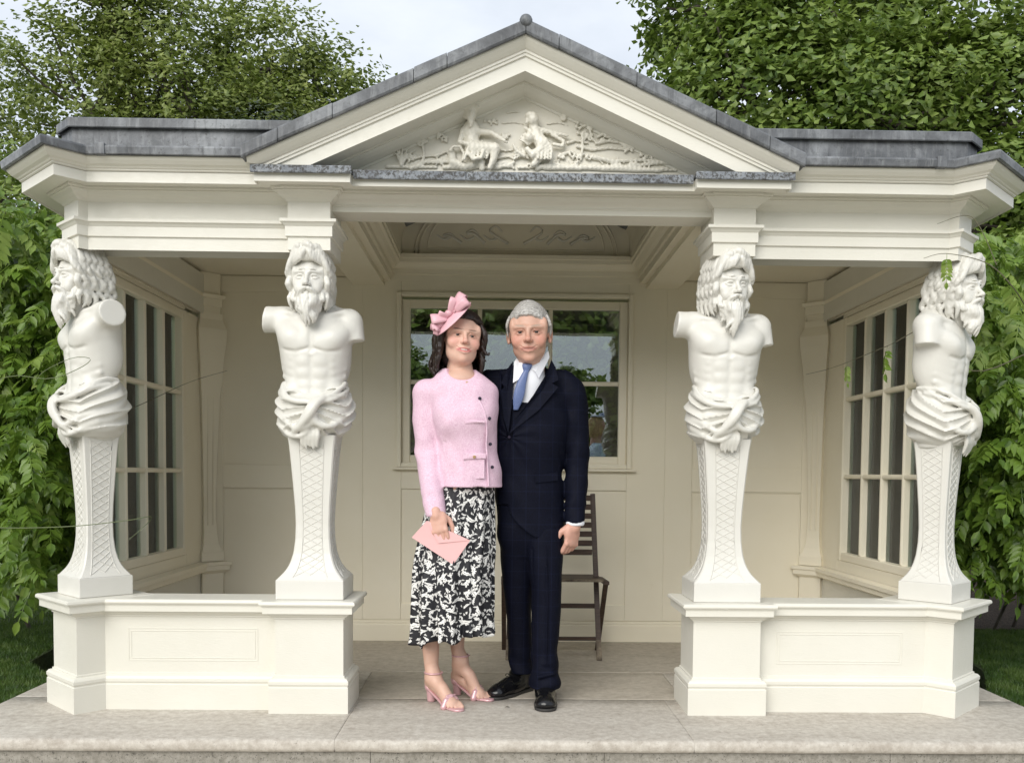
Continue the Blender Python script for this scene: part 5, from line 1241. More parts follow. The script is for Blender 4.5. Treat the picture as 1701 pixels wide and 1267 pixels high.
# front edge of the jacket, overlapping
s.post.append(lambda p, d: d-.0022*np.sin(p[:, 2]*34+3*np.sin(p[:, 0]*18))*np.sin(p[:, 0]*30+p[:, 2]*13))
def creases2(p, d):
    x, y, z = p[:, 0], p[:, 1], p[:, 2]
    f = .0030*np.sin(z*60-25*x+4*np.sin(y*25))*np.exp(-((z-1.19)/.08)**2)*(x < -.36)+.0016*np.sin(z*88+30*y)*np.exp(-((z-.99)/.05)**2)*(x < -.36)
    f = f+.0040*np.sin((x*.9-z)*52)*np.exp(-((x+.36)/.05)**2-((z-1.40)/.10)**2)+.0028*np.sin(x*42+z*13+2*np.sin(z*20))*np.exp(-((z-1.13)/.10)**2)
    return d+f
s.post.append(creases2)
s.post.append(lambda p, d: np.maximum(d, np.where((p[:, 0] < -.335) & (p[:, 1] < .17), (XW(0, 855)[2]+.10*(p[:, 0]+.39))-p[:, 2], -1)))
sculpt('jacket', s, .0048, M['tweed'], wom)
def onjacket(px, py, y): return XW(px, py, y)
def strip(name, pts, r, m, parent): tube(name, spline(pts, 16), r, m, parent)
fx = [(797, 648, .130), (812, 690, .085), (815, 740, .085), (822, 806, .085)]
strip('trim', [XW(777, 640, .100), XW(795, 665, .078), XW(808, 697, .062), XW(809, 740, .080), XW(813, 806, .070)], .005, M['tweed'], wom)
for (px, py, y) in ((777, 640, .090), (798, 665, .072), (814, 697, .068), (815.5, 738, .080), (819, 775, .078)): disc('button', XW(px, py, y), (.45, -1, 0), .0085, .006, M['button'] if py != 640 else M['gold'], wom)
def patch(x0, x1, y0, y1, yy, flap=False):
    pts = [XW(x0, y0, yy), XW(x1, y0+1, yy+.004), XW(x1, y1, yy+.004), XW(x0, y1+2, yy)]
    plate('pocket', pts, .005, M['tweed'], wom, n=(.1, -1, 0), bulge=.003)
patch(773, 806, 752, 793, .054); patch(771, 808, 752, 761, .046); patch(775, 806, 700, 704, .038)
disc('button', XW(790, 759, .042), (.1, -1, 0), .0075, .005, M['gold'], wom); disc('button', XW(783, 667, .082), (0, -1, .3), .006, .004, M['gold'], wom)
# skirt: gathered, falling in soft flutes, hem uneven
nT, nZ = 220, 70; V = []; UV = []; zt = XW(0, 800)[2]
for j in range(nZ+1):
    t = j/nZ
    for i in range(nT):
        a = 2*pi*i/nT; sx, cy = sin(a), -cos(a)
        hem = XW(0, 1064)[2]-.030*(-sx)+.018*cos(a*1.0)-.010*sin(a*6+1)-.006*sin(a*13)
        if sx < -.6: hem += .0
        z = zt+(hem-zt)*t
        rx = .140+(.182-.140)*min(1, t*2.2)**.8; ry = .125+.055*min(1, t*1.6); cx = -.262-.048*min(1, t*1.8)**.8
        fl = (.003+.017*t**1.3)*sin(a*9+1.3+t*.8)+(.002+.008*t)*sin(a*17+2.1-t*1.5)+.004*t*sin(a*31)+.010*max(0, t-.85)/.15*sin(a*24+t*9)
        V.append((cx+(rx+fl)*sx, .225+(ry+fl)*cy, z)); UV.append((a*.175, z))
F = [(j*nT+i, j*nT+(i+1) % nT, (j+1)*nT+(i+1) % nT, (j+1)*nT+i) for j in range(nZ) for i in range(nT)]
me = from_np('skirt', np.array(V), np.array(F)[:, ::-1], True); uvl = me.uv_layers.new(name='cloth'); li = np.array([l.vertex_index for l in me.loops]); uvs = np.array(UV)[li]
uvs = uvs.reshape(-1, 4, 2); w_ = uvs[:, :, 0].max(1)-uvs[:, :, 0].min(1) > .5; q_ = uvs[w_]; q_[:, :, 0] = np.where(q_[:, :, 0] < .3, q_[:, :, 0]+2*pi*.175, q_[:, :, 0]); uvs[w_] = q_
uvl.data.foreach_set('uv', uvs.reshape(-1).astype(np.float32))
sk = link('skirt', me, M['floral'], wom); so_ = sk.modifiers.new('thickness', 'SOLIDIFY'); so_.thickness = .002
# sandals
for (A, H, B, T, d, sd) in feet:
    sdl = bpy.data.objects.new('sandal', None); COL.objects.link(sdl); sdl.parent = wom; sdl.location = Vector((H[0], H[1], 0))-wbase(wom).translation
    def sub(nm, sd_, res, m):
        V_, F_ = sd_.mesh(res); V_ = relax(V_, F_, 1); link(nm, from_np(nm, V_, F_, True), m, sdl)
    hx = Sdf(); hh = np.array([H[0], H[1], 0]); hx.line([hh+np.array([0, 0, .075]), hh+np.array([0, 0, .006])], [.026, .0195], .005); hx.post.append(lambda p, d_: np.maximum(d_, .001-p[:, 2])); sub('heel', hx, .003, M['pink_shoe'])
    sx_ = Sdf(); up = np.array([0, 0, -.028]); sx_.line([H+up+np.array([0, 0, .004]), (H+B)/2+up*1.0, B+np.array([0, 0, -.018]), B+d*.06+np.array([0, 0, -.018])], [.028, .024, .036, .030], .015)
    Hc, Bc = H.copy(), B.copy()
    def flat(p, d_, Hc=Hc, Bc=Bc, d=d):
        t = np.clip(((p[:, 0]-Hc[0])*d[0]+(p[:, 1]-Hc[1])*d[1])/(np.linalg.norm((Bc-Hc)[:2])), 0, 1); zc = (Hc[2]-.026)*(1-t)**1.3+.006*(1-(1-t)**1.3)
        return np.maximum(d_, np.abs(p[:, 2]-zc)-.0055)
    sx_.post.append(flat); sub('sole', sx_, .003, M['pink_shoe'])
    st = Sdf(); st.line([B+sd*.040+np.array([0, 0, -.014]), B+sd*.026+np.array([0, 0, .016]), B+np.array([0, 0, .024]), B-sd*.026+np.array([0, 0, .016]), B-sd*.040+np.array([0, 0, -.014])], [.016, .014, .012, .014, .016], .006)
    st.ell(B+np.array([0, 0, .034]), (.014, .012, .010), .005); st.line([B+np.array([0, 0, .034]), B+sd*.022+np.array([0, 0, .036])], [.009, .006], .004); st.line([B+np.array([0, 0, .034]), B-sd*.022+np.array([0, 0, .036])], [.009, .006], .004)
    sub('toe_band', st, .0028, M['pink_shoe'])
    cb = Sdf(); cb.line([H+np.array([0, 0, -.018]), H+np.array([0, 0, .012])], [.033, .033], .01); fr = H+d*.055
    cb.post.append(lambda p, d_, fr=fr, d=d: smax(d_, ((p[:, 0]-fr[0])*d[0]+(p[:, 1]-fr[1])*d[1])+.045+(p[:, 2]-.075)*.8, .003)); sub('heel_cup', cb, .003, M['pink_shoe'])
    c = A+np.array([0, 0, .022]); tube('ankle_strap', [(c[0]+.042*cos(q*pi/10), c[1]+.042*sin(q*pi/10), c[2]) for q in range(21)], .0042, M['pink_shoe'], sdl)
# fascinator: tilted disc with looped bows
fa = bpy.data.objects.new('fascinator', None); COL.objects.link(fa); fa.parent = wom
FC = Vector(XW(754, 537, .105)); fa.location = FC-wbase(wom).translation
ax_ = Vector((.86, 0, .84)).normalized()       # along the long edge, up to the right
nn = Vector((-.60, -.40, .62)).normalized(); nn = (nn-ax_*nn.dot(ax_)).normalized(); bb = nn.cross(ax_)
bm = bmesh.new(); bmesh.ops.create_uvsphere(bm, u_segments=40, v_segments=20, radius=1)
for v in bm.verts:
    x, y, z = v.co; v.co = ax_*x*.110+bb*y*.058+nn*(z*.010+.012*(1-x*x-y*y))
me = bpy.data.meshes.new('brim'); bm.to_mesh(me); bm.free(); me.shade_smooth(); link('brim', me, M['pink_satin'], fa, local=True)
def loop_(c, dirv, L, w, up_, tw=0.0, n=18):
    """a ribbon loop: leaves c, travels along dirv and comes back over itself"""
    dirv = Vector(dirv).normalized(); up_ = (Vector((0, -1, .15))+Vector(up_)*.25).normalized(); side = dirv.cross(up_).normalized(); up2 = side.cross(dirv); V = []; F = []
    for i in range(n+1):
        t = i/n; a = t*2*pi; r = L*(1-cos(a))/2; hgt = .26*L*sin(a)*-1*(.4+.6*(1-cos(a))/2)
        ww = w*(.35+.65*sin(pi*t)**.6); sd_ = (side*cos(tw*t)+up2*sin(tw*t))
        for k in (-1, -.35, .35, 1): V.append(Vector(c)+dirv*r+up2*hgt+sd_*ww*k+up2*(.08*w*(1-k*k)))
    for i in range(n):
        for k in range(3): F.append((i*4+k, i*4+k+1, (i+1)*4+k+1, (i+1)*4+k))
    me = from_py('bow_loop', V, F); me.shade_smooth(); o = link('bow_loop', me, M['pink_satin'], fa, local=True); o.modifiers.new('t', 'SOLIDIFY').thickness = .002
o0 = nn*.022
loop_(o0+ax_*.015, ax_*.95+nn*.30, .098, .024, nn, .5); loop_(o0+ax_*.0, ax_*.85+nn*.50, .080, .021, -ax_, -.6); loop_(o0+ax_*.03-bb*.02, ax_*1.0+nn*.05-bb*.3, .072, .022, nn, -.5)
loop_(o0-ax_*.015, nn*.9-ax_*.5, .048, .020, -ax_, .9); loop_(o0-ax_*.02, -ax_*.75+nn*.62, .074, .025, -ax_, -.5); loop_(o0-ax_*.03, -ax_*1.0+nn*.12, .068, .022, nn, .7)
for i in range(9): a = i*.7; loop_(o0-ax_*.078+bb*.012*sin(a), (-ax_*.7+nn*(.3+.6*cos(a))+bb*sin(a)*.8), .020+.008*(i % 3), .012, nn, .6, 10)
s = Sdf(); s.ell(tuple(o0+nn*.012), (.018, .018, .016), .005); V_, F_ = s.mesh(.003); link('bow_knot', from_np('bow_knot', V_, F_, True), M['pink_satin'], fa, local=True)
# envelope held in her right hand: a thing of its own
P4 = [XW(690, 889, .052), XW(714, 862, .057), XW(784, 893, .052), XW(757, 932, .040)]
env = empty('envelope', P4[0], 'pale pink envelope held low in the right hand of the woman', 'envelope')
n_ = (Vector(P4[1])-Vector(P4[0])).cross(Vector(P4[3])-Vector(P4[0])).normalized()
if n_.y > 0: n_ = -n_
VV = [Vector(p)-Vector(P4[0]) for p in P4]; VV += [v-n_*.004 for v in VV]
link('sheet', fixn(from_py('sheet', VV, [(0, 1, 2, 3), (7, 6, 5, 4), (0, 4, 5, 1), (1, 5, 6, 2), (2, 6, 7, 3), (3, 7, 4, 0)])), M['pink_paper'], env, local=True)
fl = [Vector(P4[i])-Vector(P4[0])+n_*.0012 for i in (0, 1, 2, 3)]; mid = (fl[0]+fl[1]+fl[2]+fl[3])/4+n_*.0015
link('flap', from_py('flap', [fl[1], fl[2], mid+(mid-(fl[1]+fl[2])/2)*.25, fl[1]+n_*.001, fl[2]+n_*.001, mid+(mid-(fl[1]+fl[2])/2)*.25+n_*.001], [(0, 1, 2), (3, 5, 4), (0, 2, 5, 3), (1, 4, 5, 2)]), M['pink_paper'], env, local=True)
# ------------------------------------------------------------------ folding wooden chair behind the man
ch = empty('folding_chair', (.235, 1.33, 0), 'dark slatted wooden folding chair standing against the back wall behind the man', 'chair')
def bar(name, a, b, w, d, m=M['wood'], n=(0, -1, 0), parent=ch, bev=.002):
    a = Vector(a); b = Vector(b); L_ = (b-a).length; ax = (b-a).normalized(); n = Vector(n); n = (n-ax*n.dot(ax)).normalized(); sd = ax.cross(n)
    bm = bmesh.new(); bmesh.ops.create_cube(bm, size=1)
    for v in bm.verts: v.co = Vector((v.co.x*w, v.co.y*d, v.co.z*L_))
    bmesh.ops.bevel(bm, geom=bm.edges[:], offset=bev, segments=2, affect='EDGES')
    R = Matrix((sd, n, ax)).transposed(); 
    for v in bm.verts: v.co = R @ v.co+(a+b)/2
    bmesh.ops.recalc_face_normals(bm, faces=bm.faces); me = bpy.data.meshes.new(name); bm.to_mesh(me); bm.free(); return link(name, me, m, parent)
for s in (-1, 1):
    X = lambda x: .235+s*x
    bar('back_post', (X(.270), 1.23, .0), (X(.240), 1.46, .98), .030, .022, M['wood'] )      # front foot to top of back
    bar('rear_leg', (X(.292), 1.56, .0), (X(.300), 1.20, .475), .028, .020, M['wood'])
    bar('seat_rail', (X(.300), 1.16, .468), (X(.300), 1.52, .455), .03, .022, M['wood'])
    bar('foot_tip', (X(.2702), 1.229, .0015), (X(.2665), 1.256, .12), .0305, .0225, M['wood_worn'])
for i in range(7):
    z = .955-.054*i; y = 1.452-.235*(.98-z)*.98; bar('back_slat', (.235-.232, y-.012, z), (.235+.232, y-.012, z), .034, .010)
for i in range(6):
    y = 1.17+.06*i; bar('seat_slat', (-.045, y, .482-.001*i), (.515, y, .482-.001*i), .05, .013, n=(0, 0, 1), m=M['wood'] if i else M['wood_worn'])
bar('stretcher', (-.045, 1.335, .31), (.515, 1.335, .31), .028, .016); bar('stretcher', (-.03, 1.262, .125), (.50, 1.262, .125), .022, .014); bar('stretcher', (-.04, 1.50, .08), (.51, 1.50, .08), .020, .014, M['wood_worn'])

# ------------------------------------------------------------------ foliage
def leaf_cloud(P, N_, size, elong=1.6, fold=.25, rs=nr):
    """P (n,3) centres, N_ (n,3) rough facing; each leaf is a folded quad pair (6 verts, 2 quads)"""
    n = len(P); t = rs.normal(size=(n, 3)); N_ = N_/np.linalg.norm(N_, axis=1)[:, None]
    t -= (t*N_).sum(1)[:, None]*N_; t /= np.linalg.norm(t, axis=1)[:, None]; b = np.cross(N_, t)
    s = size*(rs.uniform(.6, 1.35, n))[:, None]; l = t*s*elong*.5; w = b*s*.5; f = N_*s*fold
    V = np.stack([P-l, P-l*.1+w-f, P+l, P-l*.1-w-f, P-l*.0+f*.2], 1)
    base = np.arange(n)[:, None]*5
    F = np.concatenate([base+np.array([[0, 1, 4]]), base+np.array([[1, 2, 4]]), base+np.array([[2, 3, 4]]), base+np.array([[3, 0, 4]])])
    return V.reshape(-1, 3), F
def clumps(c, r, n, k, spread, rs, hollow=.55):
    """n clump centres on a lumpy ellipsoid shell, k leaves each"""
    d = rs.normal(size=(n, 3)); d /= np.linalg.norm(d, axis=1)[:, None]; rad = rs.uniform(hollow, 1.0, n)**.6
    lump = 1+.16*np.sin(d[:, 0]*5+c[0])*np.sin(d[:, 2]*6+c[1])+.08*np.sin(d[:, 1]*11)
    C = np.array(c)+d*np.array(r)*(rad*lump)[:, None]
    off = rs.normal(size=(n, k, 3))*np.array([spread, spread, spread*.55]); P = (C[:, None]+off).reshape(-1, 3)
    Nn = np.repeat(d, k, 0)*.6+np.array([0, -.1, .9])+rs.normal(size=(n*k, 3))*.55
    return P, Nn, C
def tree(name, base, trunk_h, trunk_r, lobes, leaf, m, label, seed, cat='tree', group=None, k=64, bare=0):
    rs = np.random.RandomState(seed); t = empty(name, base, label, cat, group); B = Vector(base)
    P = []; Nn = []; lines = []; top = B+Vector((0, 0, trunk_h))
    for (c, r, n, sp) in lobes:
        p, q, C = clumps(c, r, n, k, sp, rs); P.append(p); Nn.append(q)
        cc = Vector(c); mid = (top+cc)/2+Vector((rs.uniform(-.3, .3), rs.uniform(-.3, .3), .2))
        lines.append((spline([tuple(B+Vector((0, 0, trunk_h*.8))), tuple(mid), tuple(cc)], 8), trunk_r*.4))
        for i in range(0, len(C), max(1, len(C)//9)):
            lines.append((spline([tuple(cc), tuple((cc+Vector(C[i]))/2+Vector((0, 0, -.15))), tuple(C[i])], 6), trunk_r*.13))
    v, f = leaf_cloud(np.concatenate(P), np.concatenate(Nn), leaf, rs=rs)
    link('crown', from_np('crown', v, f), m, t)
    T_ = [tube_arr([spline([tuple(B-Vector((0, 0, .3))), tuple(B+Vector((.08, 0, trunk_h*.5))), tuple(top)], 8)], trunk_r*1.25, 10, trunk_r*.7)]
    T_ += [tube_arr([l], r, 6, r*.35) for l, r in lines]
    v, f = join_np(T_); link('trunk', from_np('trunk', v, f, True), M['bark'], t)
    return t
G_ = -.3
TL = M['tree_light']; TM = M['tree_mid']; TD = M['tree_dark']
# left background: pale plane trees with ragged tops, dark yew in front of them
tree('plane_tree', (-9.2, 13.5, G_), 4.5, .22, [((-10.2, 13.2, 7.6), (1.6, 1.5, 1.6), 80, .20), ((-9.0, 13.8, 6.6), (1.5, 1.4, 1.5), 80, .2), ((-11.2, 13.4, 6.0), (1.5, 1.4, 1.9), 80, .22), ((-10.6, 12.5, 5.2), (1.6, 1.4, 1.4), 60, .22)], .066, TL, 'pale green leafy tree at the far left edge behind the pavilion', 21, group=None)
tree('plane_tree', (-6.2, 12.5, G_), 5.0, .26, [((-7.0, 12.4, 9.2), (.85, .9, 1.3), 60, .17), ((-6.1, 12.6, 8.2), (1.5, 1.3, 1.5), 110, .20), ((-7.2, 12.2, 7.3), (1.3, 1.2, 1.5), 90, .2), ((-5.3, 12.2, 7.0), (1.4, 1.2, 1.4), 90, .2), ((-6.4, 12.0, 5.8), (1.9, 1.3, 1.2), 90, .22)], .066, TL, 'tallest pale green tree on the left with a ragged top against the sky', 22)
tree('plane_tree', (-3.6, 13.0, G_), 4.8, .22, [((-4.3, 13.0, 8.4), (1.2, 1.1, 1.2), 80, .19), ((-3.3, 13.2, 7.7), (1.1, 1.1, 1.2), 75, .19), ((-4.3, 12.6, 6.9), (1.4, 1.2, 1.2), 90, .2), ((-2.9, 12.8, 6.5), (1.2, 1.1, 1.1), 70, .2), ((-3.6, 12.2, 5.8), (1.9, 1.2, 1.1), 80, .22)], .066, TL, 'pale green tree left of the pediment behind the lead roof', 23)
tree('plane_tree', (-1.6, 14.2, G_), 4.6, .16, [((-1.7, 14.2, 7.5), (.7, .7, .7), 20, .17), ((-1.3, 14.2, 6.9), (.85, .8, .8), 34, .18), ((-2.2, 14.0, 6.6), (.9, .9, .9), 40, .18), ((-.5, 14.3, 7.0), (.35, .35, .55), 9, .14), ((-1.5, 13.6, 5.9), (1.3, .9, .8), 50, .2)], .062, TL, 'thin sparse tree showing sky between its leaves beside the pediment slope', 24)
tree('yew_tree', (-3.6, 9.6, G_), 2.5, .22, [((-4.3, 9.4, 4.9), (1.3, 1.1, 1.1), 110, .17), ((-3.1, 9.6, 5.1), (1.2, 1.0, 1.2), 110, .17), ((-2.0, 9.6, 4.6), (1.1, 1.0, 1.0), 90, .17), ((-3.3, 9.0, 3.7), (2.2, 1.0, 1.1), 110, .2)], .05, TD, 'dark blue green yew just above the left wing roof', 25)
tree('plane_tree', (-6.6, 8.2, G_), 2.4, .16, [((-6.6, 8.0, 4.3), (1.0, 1.0, .9), 60, .17), ((-5.7, 8.1, 3.6), (1.0, .9, .9), 60, .17), ((-7.4, 8.1, 3.6), (1.1, .9, 1.0), 60, .17), ((-6.4, 7.6, 2.5), (1.6, .9, 1.1), 80, .2)], .060, TM, 'mid green bushy tree above the corner of the left wing', 26)
# right: big near maple
tree('maple_tree', (5.2, 9.0, G_), 3.2, .30, [((3.35, 8.6, 6.1), (1.4, 1.3, 1.3), 120, .21), ((2.9, 8.8, 7.8), (1.1, 1.1, 1.2), 80, .20), ((4.4, 8.8, 7.6), (1.5, 1.3, 1.4), 120, .21), ((6.0, 8.8, 7.4), (1.5, 1.3, 1.4), 110, .21), ((4.7, 8.2, 5.9), (1.6, 1.2, 1.2), 120, .21), ((6.4, 8.3, 5.8), (1.5, 1.2, 1.3), 110, .21), ((3.9, 8.0, 4.7), (1.6, 1.0, 1.0), 100, .2), ((5.9, 7.8, 4.4), (1.6, 1.0, 1.1), 100, .2), ((7.8, 8.8, 6.2), (1.4, 1.3, 1.7), 80, .22), ((2.6, 9.0, 5.2), (.9, 1.0, .9), 60, .19)], .078, TM, 'large leafy green maple filling the upper right behind the pavilion', 31)
tree('maple_tree', (8.4, 6.6, G_), 2.2, .16, [((7.2, 6.4, 3.9), (1.3, 1.0, 1.2), 80, .2), ((6.2, 6.2, 2.9), (1.2, .9, 1.1), 70, .2), ((8.4, 6.4, 3.3), (1.2, .9, 1.4), 60, .2)], .062, TM, 'smaller green tree low at the right edge behind the climber', 32)
# evergreen hedge close behind the building, seen through the back window
def hedge(name, x0, x1, y0, y1, z1, n, leaf, m, label, seed, z0=G_, cat='hedge'):
    rs = np.random.RandomState(seed); t = empty(name, ((x0+x1)/2, (y0+y1)/2, z0), label, cat)
    P = np.stack([rs.uniform(x0, x1, n), rs.uniform(y0, y1, n), z0+(z1-z0)*rs.uniform(0, 1, n)**.8], 1)
    P[:, 2] = np.minimum(P[:, 2], z1*(.9+.1*np.sin(P[:, 0]*2.1)*np.sin(P[:, 0]*.7+1)))
    side = 1 if (y0+y1)/2 < 0 else -1
    v, f = leaf_cloud(P, rs.normal(size=(n, 3))*.6+np.array([0, side*.7, .5]), leaf, rs=rs); link('crown', from_np('crown', v, f), m, t)
    box('core', x0+.1, x1-.1, (y0+y1)/2-.04, (y0+y1)/2+.12, z0, z1*.93, M['tree_dark'], t, 0)
    lines = [spline([(x, (y0+y1)/2, z0), (x+rs.uniform(-.1, .1), (y0+y1)/2, z1*.4), (x+rs.uniform(-.2, .2), (y0+y1)/2, z1*.8)], 5) for x in np.linspace(x0+.3, x1-.3, max(3, int((x1-x0)/1.2)))]
    link('trunk', tube_mesh('trunk', lines, .03, 5, .012), M['bark'], t); return t
hedge('laurel_hedge', -2.6, 2.6, 2.9, 3.5, 2.75, 22000, .055, TM, 'green laurel hedge glimpsed through the back window of the pavilion', 41)
hedge('beech_hedge', -16, -3.4, 7.2, 8.4, 2.6, 24000, .10, TM, 'dense green hedge closing the lawn at the far left', 42)
hedge('beech_hedge', 3.6, 16, 7.2, 8.4, 2.6, 24000, .10, TM, 'dense green hedge beyond the bed at the far right', 43)
# behind the photographer: what the panes reflect
hedge('garden_hedge', -16, 22, -24, -22.5, 3.1, 26000, .26, M['wist_young'], 'bright green garden hedge far behind the photographer, mirrored in the window', 44)
tree('garden_tree', (-2.6, -19, G_), 2.5, .16, [((-2.9, -19, 3.6), (1.0, .9, .9), 60, .22), ((-2.0, -19, 2.9), (.9, .8, .8), 50, .22)], .15, TM, 'small dark tree behind the photographer, mirrored left of the man', 45)
tree('garden_tree', (6.4, -17, G_), 2.8, .16, [((6.6, -17, 4.6), (.7, .8, 2.0), 70, .22), ((6.9, -17, 2.9), (.9, .8, .9), 50, .22)], .15, TM, 'narrow dark tree behind the photographer, mirrored at the right pane edge', 46)
tree('garden_tree', (1.0, -18, G_), 2.2, .14, [((1.6, -18, 3.2), (1.1, .9, .8), 60, .22), ((.6, -18, 2.6), (.9, .8, .7), 40, .22)], .15, TM, 'round dark shrub behind the photographer, mirrored between the couple', 47)

# ------------------------------------------------------------------ wisteria climbing past both ends of the pavilion
def frond_mesh(seed, n=6, L_=.30, m=M['wist']):
    """one pinnate leaf: stalk plus pairs of pointed leaflets, drooping, along +y"""
    rs = np.random.RandomState(seed); V = []; F = []
    def leaflet(b, d, l, w):
        d = np.array(d, float); d /= np.linalg.norm(d); sd = np.cross(d, (0, 0, 1)); sd /= np.linalg.norm(sd)+1e-9; up = np.cross(sd, d); b = np.array(b); k = len(V)
        tw = rs.uniform(-.5, .5); sd = sd*cos(tw)+up*sin(tw)
        for (t, ww, dr) in ((0, 0, 0), (.28, .42, .0), (.58, .46, -.03), (.84, .2, -.08), (1, 0, -.15)):
            c = b+d*l*t+np.array([0, 0, dr*l]);
            if ww == 0: V.append(c)
            else: V.extend([c-sd*w*ww+up*.12*w, c-up*.05*w, c+sd*w*ww+up*.12*w])
        F.extend([(k, k+1, k+2), (k, k+2, k+3), (k+1, k+4, k+5), (k+1, k+5, k+2), (k+2, k+5, k+6), (k+2, k+6, k+3), (k+4, k+7, k+8), (k+4, k+8, k+5), (k+5, k+8, k+9), (k+5, k+9, k+6), (k+7, k+10, k+8), (k+8, k+10, k+9)])
    st = lambda t: np.array([0, L_*t*.95, -L_*.30*t*t])
    for i in range(n):
        t = .22+.72*i/n; l = .078*(1-.25*abs(t-.55))*rs.uniform(.85, 1.15)
        for s in (-1, 1): leaflet(st(t), (s*1.0, .65+rs.uniform(-.2, .3), -.55+rs.uniform(-.35, .2)), l, .040)
    leaflet(st(1), (0, 1, -.6), .08, .042)
    k = len(V)
    for i in range(5):
        c = st(i/4); V.extend([c+(.0022, 0, 0), c-(.0022, 0, 0)])
    for i in range(4): F.extend([(k+2*i, k+2*i+1, k+2*i+3), (k+2*i, k+2*i+3, k+2*i+2)])
    return np.array(V), np.array(F)
FR = [frond_mesh(100+i, 5+i % 3, .26+.03*(i % 3)) for i in range(5)]
FMe = []
for i, (v, f) in enumerate(FR):
    a_ = from_np('leaf', v, f); a_.materials.append(M['wist']); b_ = from_np('leaf', v, f); b_.materials.append(M['wist_young']); FMe.append((a_, b_))
def wisteria(sgn, seed, label):
    rs = np.random.RandomState(seed); t = empty('wisteria', (sgn*3.0, 1.2, G_), label, 'climber')
    lines = []
    for i in range(9):
        x = sgn*rs.uniform(3.0, 4.4); y = rs.uniform(1.9, 2.6); lines.append(spline([(x, y+.3, G_), (x+rs.uniform(-.3, .3), y, .7), (x+rs.uniform(-.3, .3), y-.1, 1.6), (x+rs.uniform(-.4, .4), y, 2.5)], 10))
    link('stem', tube_mesh('stem', lines, .014, 6, .006), M['bark'], t)
    # surface of the mass: a bulging curtain facing the camera; fronds hang from it
    fr = []
    n = 2900
    while len(fr) < n:
        z = rs.uniform(-.12, 2.75)**1.0; u_ = rs.uniform(0, 1)
        x = 2.26+u_*2.6; 
        # front of the curtain recedes upward and bulges
        yb = .75+.25*sin(x*2.3+z*1.7+seed)+.35*abs(z-1.3)+.35*(x-2.2)*.6
        if x < 2.62 and z > 2.2: continue
        if z > .5 and z < .75 and rs.uniform() < .4: continue
        if z < .50: continue
        dep = rs.uniform(0, 1)**1.6*1.1; y = yb+dep
        if x < 2.5: x = 2.5+rs.uniform(0, .2)
        pz = z-.0
        rz = rs.uniform(-75, 75)+(180 if rs.uniform() < .9 else 0); rx = rs.uniform(-55, 10)
        fr.append((x*sgn, y, pz, rz, rx, rs.uniform(-30, 30), rs.uniform(.62, 1.08), dep))
    fr.sort(key=lambda q: q[7]-(.25 if abs(q[0]) < 3.2 else 0))
    inv = wbase(t).inverted(); young = lambda q: (q[2] > 1.75 and nr.uniform() < .55) or nr.uniform() < .10
    Vs = {0: [], 1: []}
    for i, q in enumerate(fr):
        Mx = Matrix.Translation(q[:3]) @ Matrix.Rotation(radians(q[3]), 4, 'Z') @ Matrix.Rotation(radians(q[4]), 4, 'X') @ Matrix.Rotation(radians(q[5]), 4, 'Y') @ Matrix.Scale(q[6], 4)
        k = rs.randint(5); yg = 1 if young(q) else 0
        if i < 290:
            o = bpy.data.objects.new('leaf', FMe[k][yg]); COL.objects.link(o); o.parent = t; o.matrix_local = inv @ Mx
        else:
            A = np.array(Mx); Vs[yg].append((FR[k][0] @ A[:3, :3].T+A[:3, 3], FR[k][1]))
    for yg in (0, 1):
        v, f = join_np(Vs[yg]); tag(link('foliage', from_np('foliage', v, f), M['wist_young' if yg else 'wist'], t), kind='stuff')
    return t
wisteria(-1, 5, 'lush green wisteria climbing past the left end of the pavilion')
wisteria(1, 9, 'lush green wisteria climbing past the right end of the pavilion')

# grass on the visible strips of lawn
def grass(x0, x1, y0, y1, z, n, seed, hmax=.035, poly=None):
    rs = np.random.RandomState(seed); P = np.stack([rs.uniform(x0, x1, n), rs.uniform(y0, y1, n), np.full(n, z)], 1)
    if poly is not None: P = P[poly(P[:, 0], P[:, 1])]; n = len(P)
    a = rs.uniform(0, 6.28, n); h = rs.uniform(.4, 1, n)*hmax; w = .0028; d = np.stack([np.cos(a), np.sin(a), np.zeros(n)], 1); tip = rs.normal(size=(n, 3))*.014; tip[:, 2] = h
    V = np.stack([P-d*w, P+d*w, P+tip], 1).reshape(-1, 3); F = np.arange(3*n).reshape(-1, 3)
    return tag(link('grass', from_np('grass', V, F), M['grass']), 'short green lawn grass', 'grass', kind='stuff')
grass(-5.2, -2.46, .0, 2.6, -.041, 90000, 1, poly=lambda x, y: (x < -2.48) & ((y < .8) | (x < -2.47-(y-.8)*.85) & (y < 1.27) | (x < -2.87-(y-1.27)*.15)))
grass(2.46, 5.2, .0, 2.6, -.041, 90000, 2, poly=lambda x, y: (x > 2.48) & ((y < .62) | (x > 2.50+(y-.62)*.5) & (y < 1.2) | (x > 2.80+(y-1.2)*.2)))
grass(-8, -3.0, 2.6, 7, -.05, 60000, 3, .05)

